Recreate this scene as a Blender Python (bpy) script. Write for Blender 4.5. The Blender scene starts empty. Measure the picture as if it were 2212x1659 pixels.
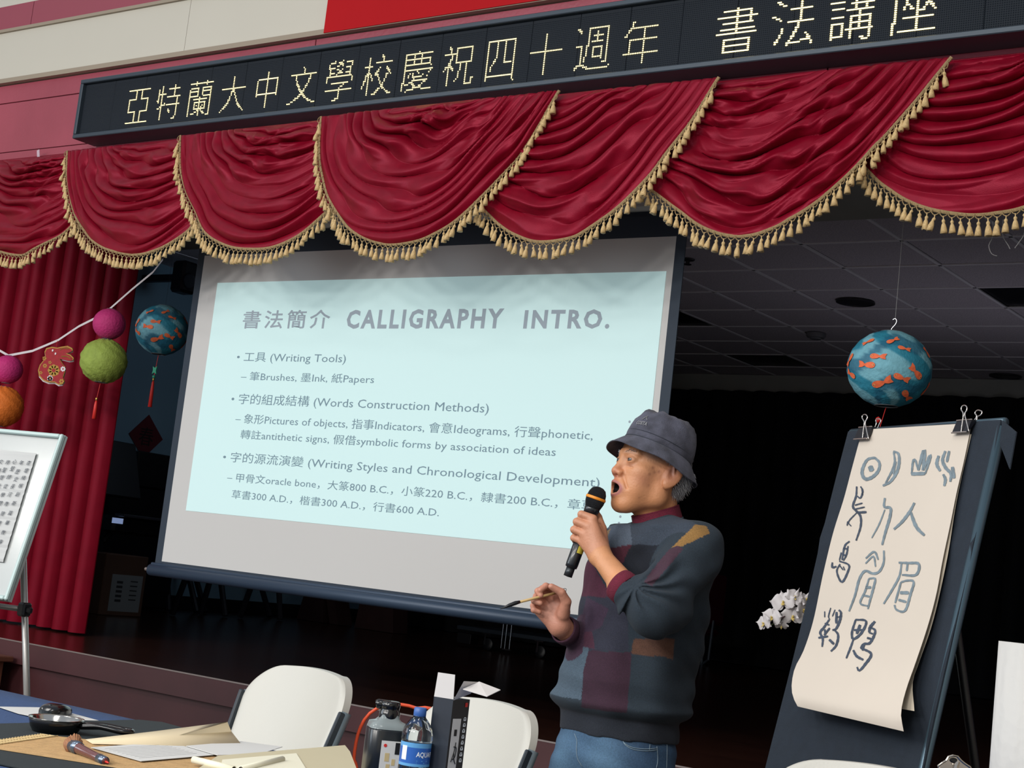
import bpy, math, random
import numpy as np
from mathutils import Vector, Matrix

SC = bpy.context.scene
COL = SC.collection
PI = math.pi

# ------------------------------------------------------------------ camera
F_PX, CXP, CYP = 3336.0, 1106.0, 829.5
def _cd(u, v):
    d = np.array([u-CXP, -(v-CYP), -F_PX]); return d/np.linalg.norm(d)
_ax = -_cd(-3510, 715)
_az = _cd(4163, -25900); _az = _az - _ax*np.dot(_az, _ax); _az /= np.linalg.norm(_az)
_ay = np.cross(_az, _ax)
RCW = np.array([_ax, _ay, _az])            # camera -> world
CAM = np.array([0.0, 0.0, 1.15])
cam_d = bpy.data.cameras.new('camera'); cam = bpy.data.objects.new('camera', cam_d); COL.objects.link(cam)
mw = Matrix.Identity(4)
for i in range(3):
    for j in range(3): mw[i][j] = RCW[i][j]
    mw[i][3] = CAM[i]
cam.matrix_world = mw
cam_d.sensor_width = 36.0; cam_d.lens = F_PX/2212*36.0
cam_d.clip_start = 0.05; cam_d.clip_end = 60
SC.camera = cam

def ray(u, v): return RCW @ _cd(u, v)
def onY(u, v, y): d = ray(u, v); return CAM + d*(y-CAM[1])/d[1]
def onZ(u, v, z): d = ray(u, v); return CAM + d*(z-CAM[2])/d[2]
def onX(u, v, x): d = ray(u, v); return CAM + d*(x-CAM[0])/d[0]
def dep(u, v, t): return CAM + RCW @ np.array([u-CXP, -(v-CYP), -F_PX])*(t/F_PX)
def onP(u, v, p0, n): d = ray(u, v); return CAM + d*(np.dot(np.array(p0)-CAM, n)/np.dot(d, n))

# ------------------------------------------------------------------ world, lights, exposure
def srgb(c):
    r = []
    for x in c[:3]:
        x = x/255.0
        r.append(x/12.92 if x <= .04045 else ((x+.055)/1.055)**2.4)
    return (r[0], r[1], r[2], 1.0)
W = bpy.data.worlds.new('world'); SC.world = W; W.use_nodes = True
W.node_tree.nodes['Background'].inputs[0].default_value = srgb((205, 215, 228))
W.node_tree.nodes['Background'].inputs[1].default_value = 0.62
def area(name, loc, rot, sx, sy, e, col):
    l = bpy.data.lights.new(name, 'AREA'); l.shape = 'RECTANGLE'; l.size = sx; l.size_y = sy; l.energy = e; l.color = col
    o = bpy.data.objects.new(name, l); COL.objects.link(o); o.location = loc; o.rotation_euler = rot; return o
for ix, x in enumerate((-6.5, -3.6, -0.7)):
    for iy, y in enumerate((0.6, -2.8, -6.4)):
        area('hall_light', (x, y, 4.3), (math.radians((0, 18, 34)[iy]), 0, 0), 1.2, 0.6, (34, 95, 190)[iy], (1.0, .97, .92))
area('hall_left_fill', (-8.5, -2.0, 2.6), (math.radians(68), 0, math.radians(-48)), 3.5, 2.0, 120, (.80, .90, 1.0))  # added low side fill towards the stage front; no real window there
SC.view_settings.view_transform = 'Standard'; SC.view_settings.look = 'None'
SC.view_settings.gamma = 1.0; SC.view_settings.use_curve_mapping = False
SC.view_settings.exposure = 0.0

area('stage_wall_fill', (-6.9, 7.8, 2.9), (0, math.radians(62), 0), .5, .5, 2.2, (.62, .80, 1.0))  # unseen fill lamp added to lift the dark left stage wall
area('stage_ceiling_fill', (-3.2, 9.6, 1.5), (math.radians(180), 0, 0), 1.6, 1.6, 2.8, (.86, .84, 1.0))  # added hidden fill, aimed up to brighten the stage ceiling tiles
# ------------------------------------------------------------------ materials
MATS = {}
def mat(name, c, rough=.6, metal=0.0, noise=None, bump=None, sheen=0.0, emit=None, es=0.0, trans=0.0, coat=0.0,
        attr=None, spec=None, ior=None, stretch=None, alpha=1.0, subsurf=0.0, tint=None):
    if name in MATS: return MATS[name]
    m = bpy.data.materials.new(name); m.use_nodes = True; nt = m.node_tree; N = nt.nodes; L = nt.links
    b = N['Principled BSDF']; b.inputs['Base Color'].default_value = srgb(c)
    b.inputs['Roughness'].default_value = rough; b.inputs['Metallic'].default_value = metal
    if sheen: b.inputs['Sheen Weight'].default_value = sheen; b.inputs['Sheen Roughness'].default_value = .4
    if emit: b.inputs['Emission Color'].default_value = srgb(emit); b.inputs['Emission Strength'].default_value = es
    if trans: b.inputs['Transmission Weight'].default_value = trans
    if coat: b.inputs['Coat Weight'].default_value = coat; b.inputs['Coat Roughness'].default_value = .12
    if spec is not None: b.inputs['Specular IOR Level'].default_value = spec
    if tint: b.inputs['Specular Tint'].default_value = (*tint, 1)
    if ior: b.inputs['IOR'].default_value = ior
    if alpha < 1: b.inputs['Alpha'].default_value = alpha
    if subsurf: b.inputs['Subsurface Weight'].default_value = subsurf; b.inputs['Subsurface Radius'].default_value = (.012, .005, .003); b.inputs['Subsurface Scale'].default_value = 1.0
    tc = N.new('ShaderNodeTexCoord'); src = tc.outputs['Object']
    if stretch:
        mp = N.new('ShaderNodeMapping'); mp.inputs['Scale'].default_value = stretch; L.new(src, mp.inputs[0]); src = mp.outputs[0]
    colsock = None
    if attr:
        at = N.new('ShaderNodeAttribute'); at.attribute_name = attr; colsock = at.outputs['Color']; L.new(colsock, b.inputs['Base Color'])
    if noise:
        sc, amt = noise[0], noise[1]
        nz = N.new('ShaderNodeTexNoise'); nz.inputs['Scale'].default_value = sc; nz.inputs['Detail'].default_value = noise[2] if len(noise) > 2 else 3
        L.new(src, nz.inputs['Vector'])
        mr = N.new('ShaderNodeMapRange'); mr.inputs['From Min'].default_value = .25; mr.inputs['From Max'].default_value = .75
        mr.inputs['To Min'].default_value = 1-amt; mr.inputs['To Max'].default_value = 1+amt; L.new(nz.outputs[0], mr.inputs[0])
        mx = N.new('ShaderNodeMix'); mx.data_type = 'RGBA'; mx.blend_type = 'MULTIPLY'; mx.inputs[0].default_value = 1.0
        if colsock: L.new(colsock, mx.inputs[6])
        else: mx.inputs[6].default_value = srgb(c)
        L.new(mr.outputs[0], mx.inputs[7]); L.new(mx.outputs[2], b.inputs['Base Color'])
    if bump:
        nz = N.new('ShaderNodeTexNoise'); nz.inputs['Scale'].default_value = bump[0]; nz.inputs['Detail'].default_value = 4
        L.new(src, nz.inputs['Vector'])
        bp = N.new('ShaderNodeBump'); bp.inputs['Strength'].default_value = bump[1]; bp.inputs['Distance'].default_value = bump[2] if len(bump) > 2 else .01
        L.new(nz.outputs[0], bp.inputs['Height']); L.new(bp.outputs[0], b.inputs['Normal'])
    MATS[name] = m; return m

# ------------------------------------------------------------------ objects
ORG = {}
def link(o): COL.objects.link(o)
def tag(o, label=None, cat=None, group=None, kind=None):
    if label: o['label'] = label
    if cat: o['category'] = cat
    if group: o['group'] = group
    if kind: o['kind'] = kind
    return o
def thing(name, label, cat, loc, group=None):
    o = bpy.data.objects.new(name, None); link(o); o.location = tuple(loc); o.empty_display_size = .05
    ORG[o.name] = np.array(loc, float); tag(o, label, cat, group); return o
def mesh(name, V, F, m=None, smooth=False, fm=None):
    me = bpy.data.meshes.new(name)
    me.from_pydata([tuple(map(float, v)) for v in V], [], [tuple(map(int, f)) for f in F])
    if m is not None:
        for k in (m if isinstance(m, (list, tuple)) else [m]): me.materials.append(k)
    if fm is not None: me.polygons.foreach_set('material_index', np.array(fm, np.int32))
    if smooth: me.polygons.foreach_set('use_smooth', np.ones(len(me.polygons), bool))
    me.update(); return me
def place(name, me, parent=None, org=None):
    """link mesh data whose vertices are relative to org (world)"""
    o = bpy.data.objects.new(name, me); link(o)
    po = ORG[parent.name] if parent is not None else np.zeros(3)
    org = po if org is None else np.array(org, float)
    if parent is not None: o.parent = parent
    o.location = tuple(org-po); ORG[o.name] = org; return o
def obj(name, V, F, m, parent=None, smooth=False, fm=None, label=None, cat=None, group=None, kind=None):
    V = np.array(V, float)
    if parent is not None: org = ORG[parent.name]
    else:
        lo, hi = V.min(0), V.max(0); org = np.array([(lo[0]+hi[0])/2, (lo[1]+hi[1])/2, lo[2]])
    o = place(name, mesh(name, V-org, F, m, smooth, fm), parent, org)
    return tag(o, label, cat, group, kind)

class MB:
    def __init__(s): s.V = []; s.F = []; s.M = []
    def add(s, V, F, mi=0):
        n = len(s.V); s.V += [tuple(v) for v in V]; s.F += [tuple(i+n for i in f) for f in F]; s.M += [mi]*len(F); return s
    def box(s, c, sz, ax=None, mi=0, bev=0.0):
        c = np.array(c, float); h = np.array(sz, float)/2
        A = np.eye(3) if ax is None else np.array(ax, float)
        if bev <= 0:
            P = [c + A.T @ (np.array([x, y, z])*h) for x in (-1, 1) for y in (-1, 1) for z in (-1, 1)]
            return s.add(P, [(0, 1, 3, 2), (4, 6, 7, 5), (0, 4, 5, 1), (2, 3, 7, 6), (0, 2, 6, 4), (1, 5, 7, 3)], mi)
        b = min(bev, *(h*.9)); P = []; idx = {}
        for x in (-1, 1):
            for y in (-1, 1):
                for z in (-1, 1):
                    for a in range(3):
                        q = np.array([x, y, z])*(h-b); q[a] = (x, y, z)[a]*h[a]
                        idx[(x, y, z, a)] = len(P); P.append(c + A.T @ q)
        Fs = []
        for a in range(3):
            b1, b2 = [(1, 2), (2, 0), (0, 1)][a]
            for sg in (-1, 1):
                r = []
                for (p, q) in ((-1, -1), (1, -1), (1, 1), (-1, 1)):
                    k = [0, 0, 0]; k[a] = sg; k[b1] = p; k[b2] = q; r.append(idx[(k[0], k[1], k[2], a)])
                Fs.append(tuple(r if sg > 0 else r[::-1]))
        for a in range(3):
            b1, b2 = [(1, 2), (2, 0), (0, 1)][a]
            for p in (-1, 1):
                for q in (-1, 1):
                    k0 = [0, 0, 0]; k0[b1] = p; k0[b2] = q
                    k1 = list(k0); k0[a] = -1; k1[a] = 1
                    r = [idx[(*k0, b1)], idx[(*k1, b1)], idx[(*k1, b2)], idx[(*k0, b2)]]
                    Fs.append(tuple(r if p*q < 0 else r[::-1]))
        for x in (-1, 1):
            for y in (-1, 1):
                for z in (-1, 1):
                    r = [idx[(x, y, z, a)] for a in range(3)]
                    Fs.append(tuple(r if x*y*z > 0 else r[::-1]))
        return s.add(P, Fs, mi)
    def tube(s, pts, r, n=8, mi=0, caps=True, flat=1.0):
        pts = [np.array(p, float) for p in pts]; m = len(pts)
        rs = [r]*m if np.isscalar(r) else list(r)
        T = []
        for i in range(m):
            t = pts[min(i+1, m-1)]-pts[max(i-1, 0)]; T.append(t/(np.linalg.norm(t)+1e-12))
        up = np.array([0, 0, 1.0]) if abs(T[0][2]) < .9 else np.array([1.0, 0, 0])
        a = np.cross(T[0], up); a /= np.linalg.norm(a)
        V = []
        for i in range(m):
            a = a - T[i]*np.dot(a, T[i]); a /= np.linalg.norm(a)+1e-12
            b = np.cross(T[i], a)
            for k in range(n):
                w = 2*PI*k/n; V.append(pts[i]+rs[i]*(math.cos(w)*a+flat*math.sin(w)*b))
        Fs = [(i*n+k, i*n+(k+1) % n, (i+1)*n+(k+1) % n, (i+1)*n+k) for i in range(m-1) for k in range(n)]
        if caps: Fs += [tuple(range(n))[::-1], tuple(range((m-1)*n, m*n))]
        return s.add(V, Fs, mi)
    def lathe(s, prof, c, ax=(0, 0, 1), n=24, mi=0, sx=1.0, cap=True, arc=None, mis=None):
        """prof: (r, h) pairs along axis"""
        c = np.array(c, float); z = np.array(ax, float); z /= np.linalg.norm(z)
        x = np.cross([0, 0, 1.0], z) if abs(z[2]) < .95 else np.cross([0, 1.0, 0], z)
        x /= np.linalg.norm(x); y = np.cross(z, x)
        V = [c+h*z+r*(math.cos(2*PI*k/n)*x+sx*math.sin(2*PI*k/n)*y) for r, h in prof for k in range(n)]
        Fs = [(i*n+k, i*n+(k+1) % n, (i+1)*n+(k+1) % n, (i+1)*n+k) for i in range(len(prof)-1) for k in range(n)]
        if mis:
            base = len(s.V); s.V += [tuple(v) for v in V]
            for i in range(len(prof)-1):
                for k in range(n): s.F.append(tuple(base+q for q in Fs[i*n+k])); s.M.append(mis[i])
            return s
        if cap: Fs += [tuple(range(n))[::-1], tuple(range((len(prof)-1)*n, len(prof)*n))]
        return s.add(V, Fs, mi)
    def prism(s, P, d, mi=0):
        """polygon P (3d, planar) extruded by vector d"""
        P = [np.array(p, float) for p in P]; n = len(P); d = np.array(d, float)
        nm = np.zeros(3)
        for i in range(n): nm += np.cross(P[i]-P[0], P[(i+1) % n]-P[0])
        if np.dot(nm, d) > 0: P = P[::-1]
        V = P+[p+d for p in P]
        Fs = [tuple(range(n)), tuple(range(n, 2*n))[::-1]]+[(i, i+n, (i+1) % n+n, (i+1) % n) for i in range(n)]
        return s.add(V, Fs, mi)
    def grid(s, G, mi=0, wrap=False):
        G = np.array(G, float); a, b = G.shape[:2]
        Fs = [(i*b+j, (i+1)*b+j, (i+1)*b+j+1, i*b+j+1) for i in range(a-1) for j in range(b-1)]
        if wrap: Fs += [(i*b+b-1, (i+1)*b+b-1, (i+1)*b, i*b) for i in range(a-1)]
        return s.add(G.reshape(-1, 3), Fs, mi)
    def solid(s, G, d, mi=0):
        """sheet grid G closed with a back offset by vector d"""
        G = np.array(G, float); a, b = G.shape[:2]; H = G+np.array(d, float)
        s.grid(G, mi); s.grid(H[:, ::-1], mi)
        rim = [G[0, j] for j in range(b)]+[G[i, b-1] for i in range(1, a)]+[G[a-1, j] for j in range(b-2, -1, -1)]+[G[i, 0] for i in range(a-2, 0, -1)]
        n = len(rim); d = np.array(d, float)
        return s.add([*rim, *[r+d for r in rim]], [(i, i+n, (i+1) % n+n, (i+1) % n) for i in range(n)], mi)
    def build(s, name, m, parent=None, smooth=False, **k):
        return obj(name, s.V, s.F, m, parent, smooth, s.M if isinstance(m, (list, tuple)) else None, **k)

def crs(P, n):
    """Catmull-Rom resample to n points (uniform by arclength)"""
    P = np.array(P, float); Q = np.vstack([2*P[0]-P[1], P, 2*P[-1]-P[-2]]); out = []
    for i in range(1, len(Q)-2):
        for t in np.linspace(0, 1, 16, endpoint=False):
            a, b, c, d = Q[i-1], Q[i], Q[i+1], Q[i+2]
            out.append(.5*((2*b)+(-a+c)*t+(2*a-5*b+4*c-d)*t*t+(-a+3*b-3*c+d)*t**3))
    out.append(P[-1]); out = np.array(out)
    s = np.r_[0, np.cumsum(np.linalg.norm(np.diff(out, axis=0), axis=1))]
    u = np.linspace(0, s[-1], n); return np.stack([np.interp(u, s, out[:, k]) for k in range(out.shape[1])], 1)

_TX = {}
def glyphs(body, spacing=1.0, bold=0.0, res=2):
    """text outline of the built-in font as (verts2d, tri/ngon faces)"""
    key = (body, spacing, bold, res)
    if key in _TX: return _TX[key]
    c = bpy.data.curves.new('txt', 'FONT'); c.body = body; c.size = 1; c.resolution_u = res; c.space_character = spacing; c.offset = bold
    o = bpy.data.objects.new('txt', c); link(o)
    dg = bpy.context.evaluated_depsgraph_get(); me = bpy.data.meshes.new_from_object(o.evaluated_get(dg))
    V = np.array([v.co[:2] for v in me.vertices]).reshape(-1, 2); Fs = [tuple(p.vertices) for p in me.polygons]
    bpy.data.objects.remove(o); bpy.data.curves.remove(c); bpy.data.meshes.remove(me)
    _TX[key] = (V, Fs); return V, Fs
def text_on(mb, body, O, ex, ey, n, off=.001, width=None, height=None, spacing=1.0, bold=0.0, mi=0, res=2, fit=False, shear=0.0):
    """lay text on plane: O baseline-left, ex/ey unit axes, n normal. width = total ink width; height = size of 1 em (or ink height if fit)"""
    V, Fs = glyphs(body, spacing, bold, res)
    x0, x1 = V[:, 0].min(), V[:, 0].max(); y0, y1 = V[:, 1].min(), V[:, 1].max()
    sx = (width/(x1-x0)) if width else height; sy = (height/(y1-y0)) if fit else height
    X = (V[:, 0]-x0)*sx; Y = (V[:, 1]-(y0 if fit else 0))*sy; X = X+shear*Y
    P = np.array(O)+X[:, None]*np.array(ex)+Y[:, None]*np.array(ey)+np.array(n)*off
    mb.add(P, Fs, mi)
LED = {
 '亞': [0,2097150,8448,8448,8448,8448,8448,1040892,524292,524292,524292,524292,524292,524292,524292,1040892,8448,8448,8448,8448,8448,8448,2097150,0],
 '特': [0,131136,131136,1183740,1179712,1179712,2080832,1179712,1187838,1179656,3276808,1179656,147464,253950,393224,1703944,132104,132616,131592,131080,131080,131088,131184,0],
 '蘭': [0,32832,2097150,32832,0,1041404,1057284,2089980,1057284,1057284,2089468,1050628,1179620,1050628,1114052,1083460,1091908,1083972,1114052,1055236,1075588,1280196,1050652,0],
 '大': [0,2048,2048,2048,2048,2048,2048,2048,2097150,3072,7168,4608,4608,8448,8448,24704,16512,49216,98400,196656,393240,524292,1048578,0],
 '中': [0,2048,2048,2048,2048,2097150,2099202,2099202,2099202,2099202,2099202,2099202,2099202,2099202,4194302,2099202,2048,2048,2048,2048,2048,2048,2048,0],
 '文': [0,2048,1024,1024,1024,2097150,65568,65568,65632,32832,32832,49280,24960,8448,12800,7680,3072,7680,13056,57728,98400,393272,3670023,0],
 '學': [33280,498812,527876,537092,1015928,274952,265224,499320,270344,2097148,1048578,1048578,1048578,131056,128,768,1024,2097150,1024,1024,1024,1024,7168,28672],
 '校': [256,131456,131200,131200,139262,131072,2064384,131600,132120,134156,464900,957466,689168,672272,1720864,1179936,1179968,2228416,2228416,131936,132624,134156,145415,0],
 '慶': [0,1024,1048574,532736,532736,1048572,532740,532740,1048572,524290,524288,1048575,525314,565764,598080,606088,528384,540664,1630256,1519680,1055104,1056640,1175679,131072],
 '祝': [0,131072,204796,69636,69636,2093060,36868,36868,102404,69636,204796,197152,1016352,705056,1196576,132128,132128,132128,132128,133155,135202,131106,131134,0],
 '四': [0,4194302,2113794,2113794,2113794,2113794,2113794,2113794,2113794,2113794,2113794,2130178,2195714,2163194,2228226,2359298,2359298,2359298,2097154,2097154,4194302,2097154,2097154,1],
 '十': [0,2048,2048,2048,2048,2048,2048,2048,2048,2048,2097150,2048,2048,2048,2048,2048,2048,2048,2048,2048,2048,2048,2048,0],
 '週': [0,1589244,794628,270596,8452,10212,8452,8452,12260,8196,1990660,149476,148516,148516,148516,148516,165860,163876,163844,131100,1015808,1630209,1064958,0],
 '年': [0,98304,65536,65536,262140,393728,262656,524800,1573376,512,262140,131584,131584,131584,131584,131584,131584,2097150,512,512,512,512,512,0],
 '書': [0,2048,524272,2064,2064,4194302,2064,2064,524280,2048,2048,1048572,2048,4194302,0,0,262128,131088,131088,262128,131088,131088,262128,0],
 '法': [0,786560,393344,98432,128,8188,128,128,3145856,786560,131200,16382,256,256,66304,66048,67072,132112,134152,264204,790652,540546,8194,0],
 '講': [0,262672,131600,8190,528,4162064,4094,528,2064912,16382,128,128,2068476,2180,2180,2068476,1083524,1083524,1097726,1083396,1083396,2066436,1050724,56],
 '座': [0,512,512,524286,524288,524288,524808,533008,541200,541200,549432,561708,563780,525250,524800,524800,589820,524800,1573376,1049088,1049088,1049088,1310718,1048576],
}
# ------------------------------------------------------------------ the hall front and the stage shell
YF = 4.59      # front of the wall and of the stage
ZS = 0.60      # stage floor
rnd = random.Random(4)
m_maroon = mat('wall_maroon_paint', (154, 68, 82), .38, noise=(3.0, .10), bump=(60, .12))
m_cream = mat('wall_cream_paint', (196, 190, 176), .6, noise=(1.2, .03))
m_stripe = mat('stripe_maroon_paint', (146, 66, 80), .6, noise=(1.0, .05))
m_ledge = mat('ledge_paint', (150, 136, 118), .6)
m_banner = mat('banner_red', (172, 14, 22), .8, spec=.2, noise=(2, .05))
m_floor = mat('hall_floor_vinyl', (110, 102, 94), .35, noise=(4, .08))
m_stagefloor = mat('stage_floor_wood', (50, 27, 20), .2, noise=(9, .45, 6), stretch=(.25, 6, 1), bump=(40, .08))
m_fascia = mat('stage_fascia_paint', (68, 32, 35), .5, noise=(5, .14, 6))
m_darkwall = mat('stage_wall_teal', (134, 168, 186), .75, noise=(1.5, .08))
m_black = mat('black_velour', (10, 11, 16), .95)
m_tile = mat('ceiling_tile_board', (206, 198, 204), .9, noise=(120, .25), bump=(260, .5))
m_grid = mat('ceiling_grid_metal', (245, 242, 245), .5)
m_soffit = mat('soffit_paint', (170, 172, 166), .8, noise=(5, .08))
m_edge = mat('metal_edge', (150, 138, 134), .35, .6)

def sbox(name, lo, hi, m, parent=None, **k):
    lo = np.array(lo, float); hi = np.array(hi, float)
    b = MB().box((lo+hi)/2, hi-lo); 
    if parent is None: k.setdefault('kind', 'structure')
    return b.build(name, m, parent, **k)

sbox('floor', (-12, -4, -.1), (3, 4.60, 0), m_floor)
# wall above the stage opening: maroon band, ledge, cream band, stripe, cream
wf = sbox('wall_front', (-12, YF+.012, 2.80), (2, YF+.16, 5.2), m_maroon)
def band(name, z0, z1, t, m, x0=-12, x1=2): return sbox(name, (x0, YF-t, z0), (x1, YF+.0115, z1), m, wf)
# plywood panels of the maroon band (thin recessed joints)
jx = [-12, -9.3, -7.0, -4.6, -2.2, 2]
for i in range(len(jx)-1):
    band('panel', 2.975, 3.232, 0, m_maroon, jx[i]+.003, jx[i+1]-.003)
    band('panel', 2.80, 2.970, 0, m_maroon, jx[i]+.003, jx[i+1]-.003)
    band('panel', 3.238, 3.330, 0, m_maroon, jx[i]+.003, jx[i+1]-.003)
band('ledge', 3.335, 3.358, .03, m_ledge)
cx_ = [-12, -8.3, -5.43, -2.7, 2]
for i in range(len(cx_)-1): band('panel', 3.358, 3.618, .006, m_cream, cx_[i]+.0012, cx_[i+1]-.0012)
band('ledge', 3.618, 3.634, .02, m_ledge)
sx_ = [-12, -6.62, -3.1, 2]
for i in range(len(sx_)-1): band('panel', 3.634, 3.765, .008, m_stripe, sx_[i]+.002, sx_[i+1]-.002)
band('panel', 3.765, 5.2, .006, m_cream)
sbox('wall_left', (-12.2, -4, 0), (-12, YF+.16, 5.2), m_cream)
sbox('wall_side', (2.0, -4, 0), (2.2, YF+.16, 5.2), m_cream).name = 'wall_right'

# wide flat red banner on the wall above the sign
t = sbox('banner', (onY(703, 80, 4.57)[0], 4.555, 3.338), (-2.2, 4.580, 4.5), m_banner, kind=None)
tag(t, 'plain bright red panel on the cream wall above the lettered display', 'banner')
t.name = 'wall_banner'

# stage body
sf = sbox('floor_stage', (-9.4, YF-.026, ZS-.035), (1.2, 13.2, ZS), m_stagefloor)
tl = sbox('trim_stage_lip', (-9.4, YF-.03, ZS-.10), (1.2, YF+.0495, ZS-.036), m_fascia)
sbox('lip_board', (-9.4, YF-.0305, ZS-.036), (1.2, YF-.0262, ZS-.003), m_fascia, tl)
sbox('edge_strip', (-9.4, YF-.0325, ZS-.003), (1.2, YF-.0262, ZS+.0025), m_edge, tl, label='thin worn pale edge strip')
sbox('wall_stage_front', (-9.4, YF, 0), (1.2, YF+.08, ZS-.1005), m_fascia)
wl = sbox('wall_stage_left', (-9.35, 4.76, ZS), (-9.25, 12.9, 3.6), m_darkwall)
sbox('baseboard_left', (-9.25, 4.80, ZS), (-9.232, 12.7, ZS+.10), m_black)
sbox('wall_proscenium_left', (-9.4, YF, ZS), (-7.9, YF+.16, 2.80), m_maroon)
sbox('wall_stage_right', (1.0, 4.76, ZS), (1.1, 12.9, 3.6), m_darkwall)
sbox('wall_proscenium_right', (.4, YF, ZS), (1.2, YF+.16, 2.80), m_maroon)
sbox('wall_back', (-9.35, 12.9, ZS), (1.1, 13.0, 3.6), m_darkwall)
sbox('ceiling_soffit', (-9.35, YF+.16, 2.80), (1.1, 5.95, 2.90), m_soffit)
sbox('ceiling_soffit_back', (-9.35, 12.66, 3.075), (1.1, 12.82, 3.23), m_soffit)

# suspended ceiling: recessed tiles in a metal grid
ZC = 3.23
ce = sbox('ceiling_stage', (-9.35, 5.95, ZC+.03), (1.1, 12.9, ZC+.08), m_black)
gx0, gp, gy0 = -3.284, .606, 7.98
ge = MB()
xs = [gx0+gp*i for i in range(-10, 8)]; ys = [gy0+gp*j for j in range(-3, 9)]
for x in xs: ge.box((x, 9.4, ZC+.004), (.022, 6.9, .008))
for y in ys: ge.box((-4.1, y, ZC+.0035), (10.4, .022, .007))
ge.build('ceiling_grid', m_grid, ce)
tb = MB().box((0, 0, 0), (gp-.026, gp-.026, .014), bev=.004)
tme = mesh('tile', tb.V, tb.F, m_tile)
m_recess = mat('unlit_lamp_panel', (20, 22, 30), .35)
dark = {(4, 1): 1, (4, 2): 1, (-2, 4): 1, (-2, 5): 1, (-2, 1): 1}
def cell_of(u, v): p = onZ(u, v, ZC); return math.floor((p[0]-gx0)/gp), math.floor((p[1]-gy0)/gp)
dk = {cell_of(1750, 790), cell_of(1690, 778), cell_of(1500, 690), cell_of(2200, 650), cell_of(2205, 640)}
for i in range(-10, 7):
    for j in range(-3, 8):
        p = (gx0+gp*(i+.5), gy0+gp*(j+.5), ZC+.012+rnd.uniform(-.002, .002))
        if p[0] < -9.2: continue
        if (i, j) in dk:
            sbox('lamp_panel', (p[0]-.29, p[1]-.29, ZC+.012), (p[0]+.29, p[1]+.29, ZC+.02), m_recess, ce, label='dark unlit square light panel'); continue
        place('tile', tme, ce, p)
# ceiling fittings
def fitting(nm, lab, cat, u, v, prof, m, sc=1):
    p = onZ(u, v, ZC)-np.array([0, 0, .001]); b = MB().lathe([(r*sc, -h*sc) for r, h in prof], p, n=28)
    o = b.build(nm, m, smooth=False); tag(o, lab, cat); return o
m_fit = mat('fitting_dark', (38, 38, 44), .5); m_fit2 = mat('fitting_grey', (120, 120, 124), .5)
fitting('ceiling_speaker', 'round dark loudspeaker grille set flush in the stage ceiling', 'speaker', 1848, 652, [(.13, 0), (.13, .008), (.115, .012), (.112, .004), (.0, .004)], m_fit)
fitting('smoke_detector', 'small round smoke detector low on the stage ceiling tiles left of the fish lantern', 'smoke detector', 1763, 720, [(.075, 0), (.075, .02), (.065, .034), (.045, .036), (.04, .046), (.0, .048)], m_fit2)
fitting('ceiling_speaker', 'flat dark disc at the far end of the ceiling near the back wall', 'speaker', 2172, 812, [(.13, 0), (.13, .008), (.115, .012), (.112, .004), (.0, .004)], m_fit)
fitting('sprinkler_head', 'small dark sprinkler head on the ceiling beside the top of the screen', 'sprinkler', 1486, 560, [(.045, 0), (.04, .006), (.014, .010), (.012, .028), (.026, .03), (.026, .034), (.0, .034)], m_fit)

# ------------------------------------------------------------------ stage drapes
def drape(name, lab, x0, x1, y, z0, z1, npl, amp, m, cat='curtain', flare=0.0, nx=None, seed=0, ydir=False, sharp=1.0):
    r = random.Random(seed); nx = nx or npl*10; nz = 16
    ph = [r.uniform(-.6, .6) for _ in range(npl+2)]; am = [r.uniform(.6, 1.25) for _ in range(npl+2)]
    G = []
    for k in range(nz+1):
        t = k/nz; row = []
        for i in range(nx+1):
            s = i/nx; q = s*npl; a = am[int(q)]*(1-(q % 1))+am[int(q)+1]*(q % 1)
            p = ph[int(q)]*(1-(q % 1))+ph[int(q)+1]*(q % 1)
            w = math.sin(2*PI*q+p*(.6+.8*t)); w = math.copysign(abs(w)**sharp, w)
            x = x0+(x1-x0)*s+flare*(1-t)*(s-.5)*0+amp*.35*math.cos(2*PI*q+p)
            yy = y+amp*a*w*(.75+.35*(1-t))
            z = z0+(z1-z0)*t
            row.append((yy, x, z) if ydir else (x, yy, z))
        G.append(row)
    b = MB().solid(G, (0, .006, 0) if not ydir else (.006, 0, 0))
    o = b.build(name, m, smooth=True)
    if lab: tag(o, lab, cat)
    else: o['kind'] = 'structure'
    return o
m_velvet = mat('crimson_velvet', (116, 6, 28), .38, spec=.55, tint=(1, .16, .26), noise=(25, .12), bump=(400, .1))
m_velvet2 = mat('stage_curtain_velvet', (108, 8, 26), .5, spec=.3, tint=(1, .2, .3), noise=(12, .10), bump=(400, .1))
drape('stage_curtain', 'tall pleated crimson stage curtain behind the whiteboard', -8.1, onY(178, 1372, 5.3)[0], 5.30, ZS+.012, 2.98, 13, .055, m_velvet2, seed=3, sharp=.75)
drape('back_curtain', 'black curtain across the whole back of the stage', -9.2, .9, 12.60, ZS+.012, 3.07, 46, .05, m_black, seed=5)
drape('side_curtain', 'black side curtain at the far left end of the stage behind the projection screen', -9.2, -7.0, 10.95, ZS+.012, 3.2, 10, .06, m_black, seed=6)

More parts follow.
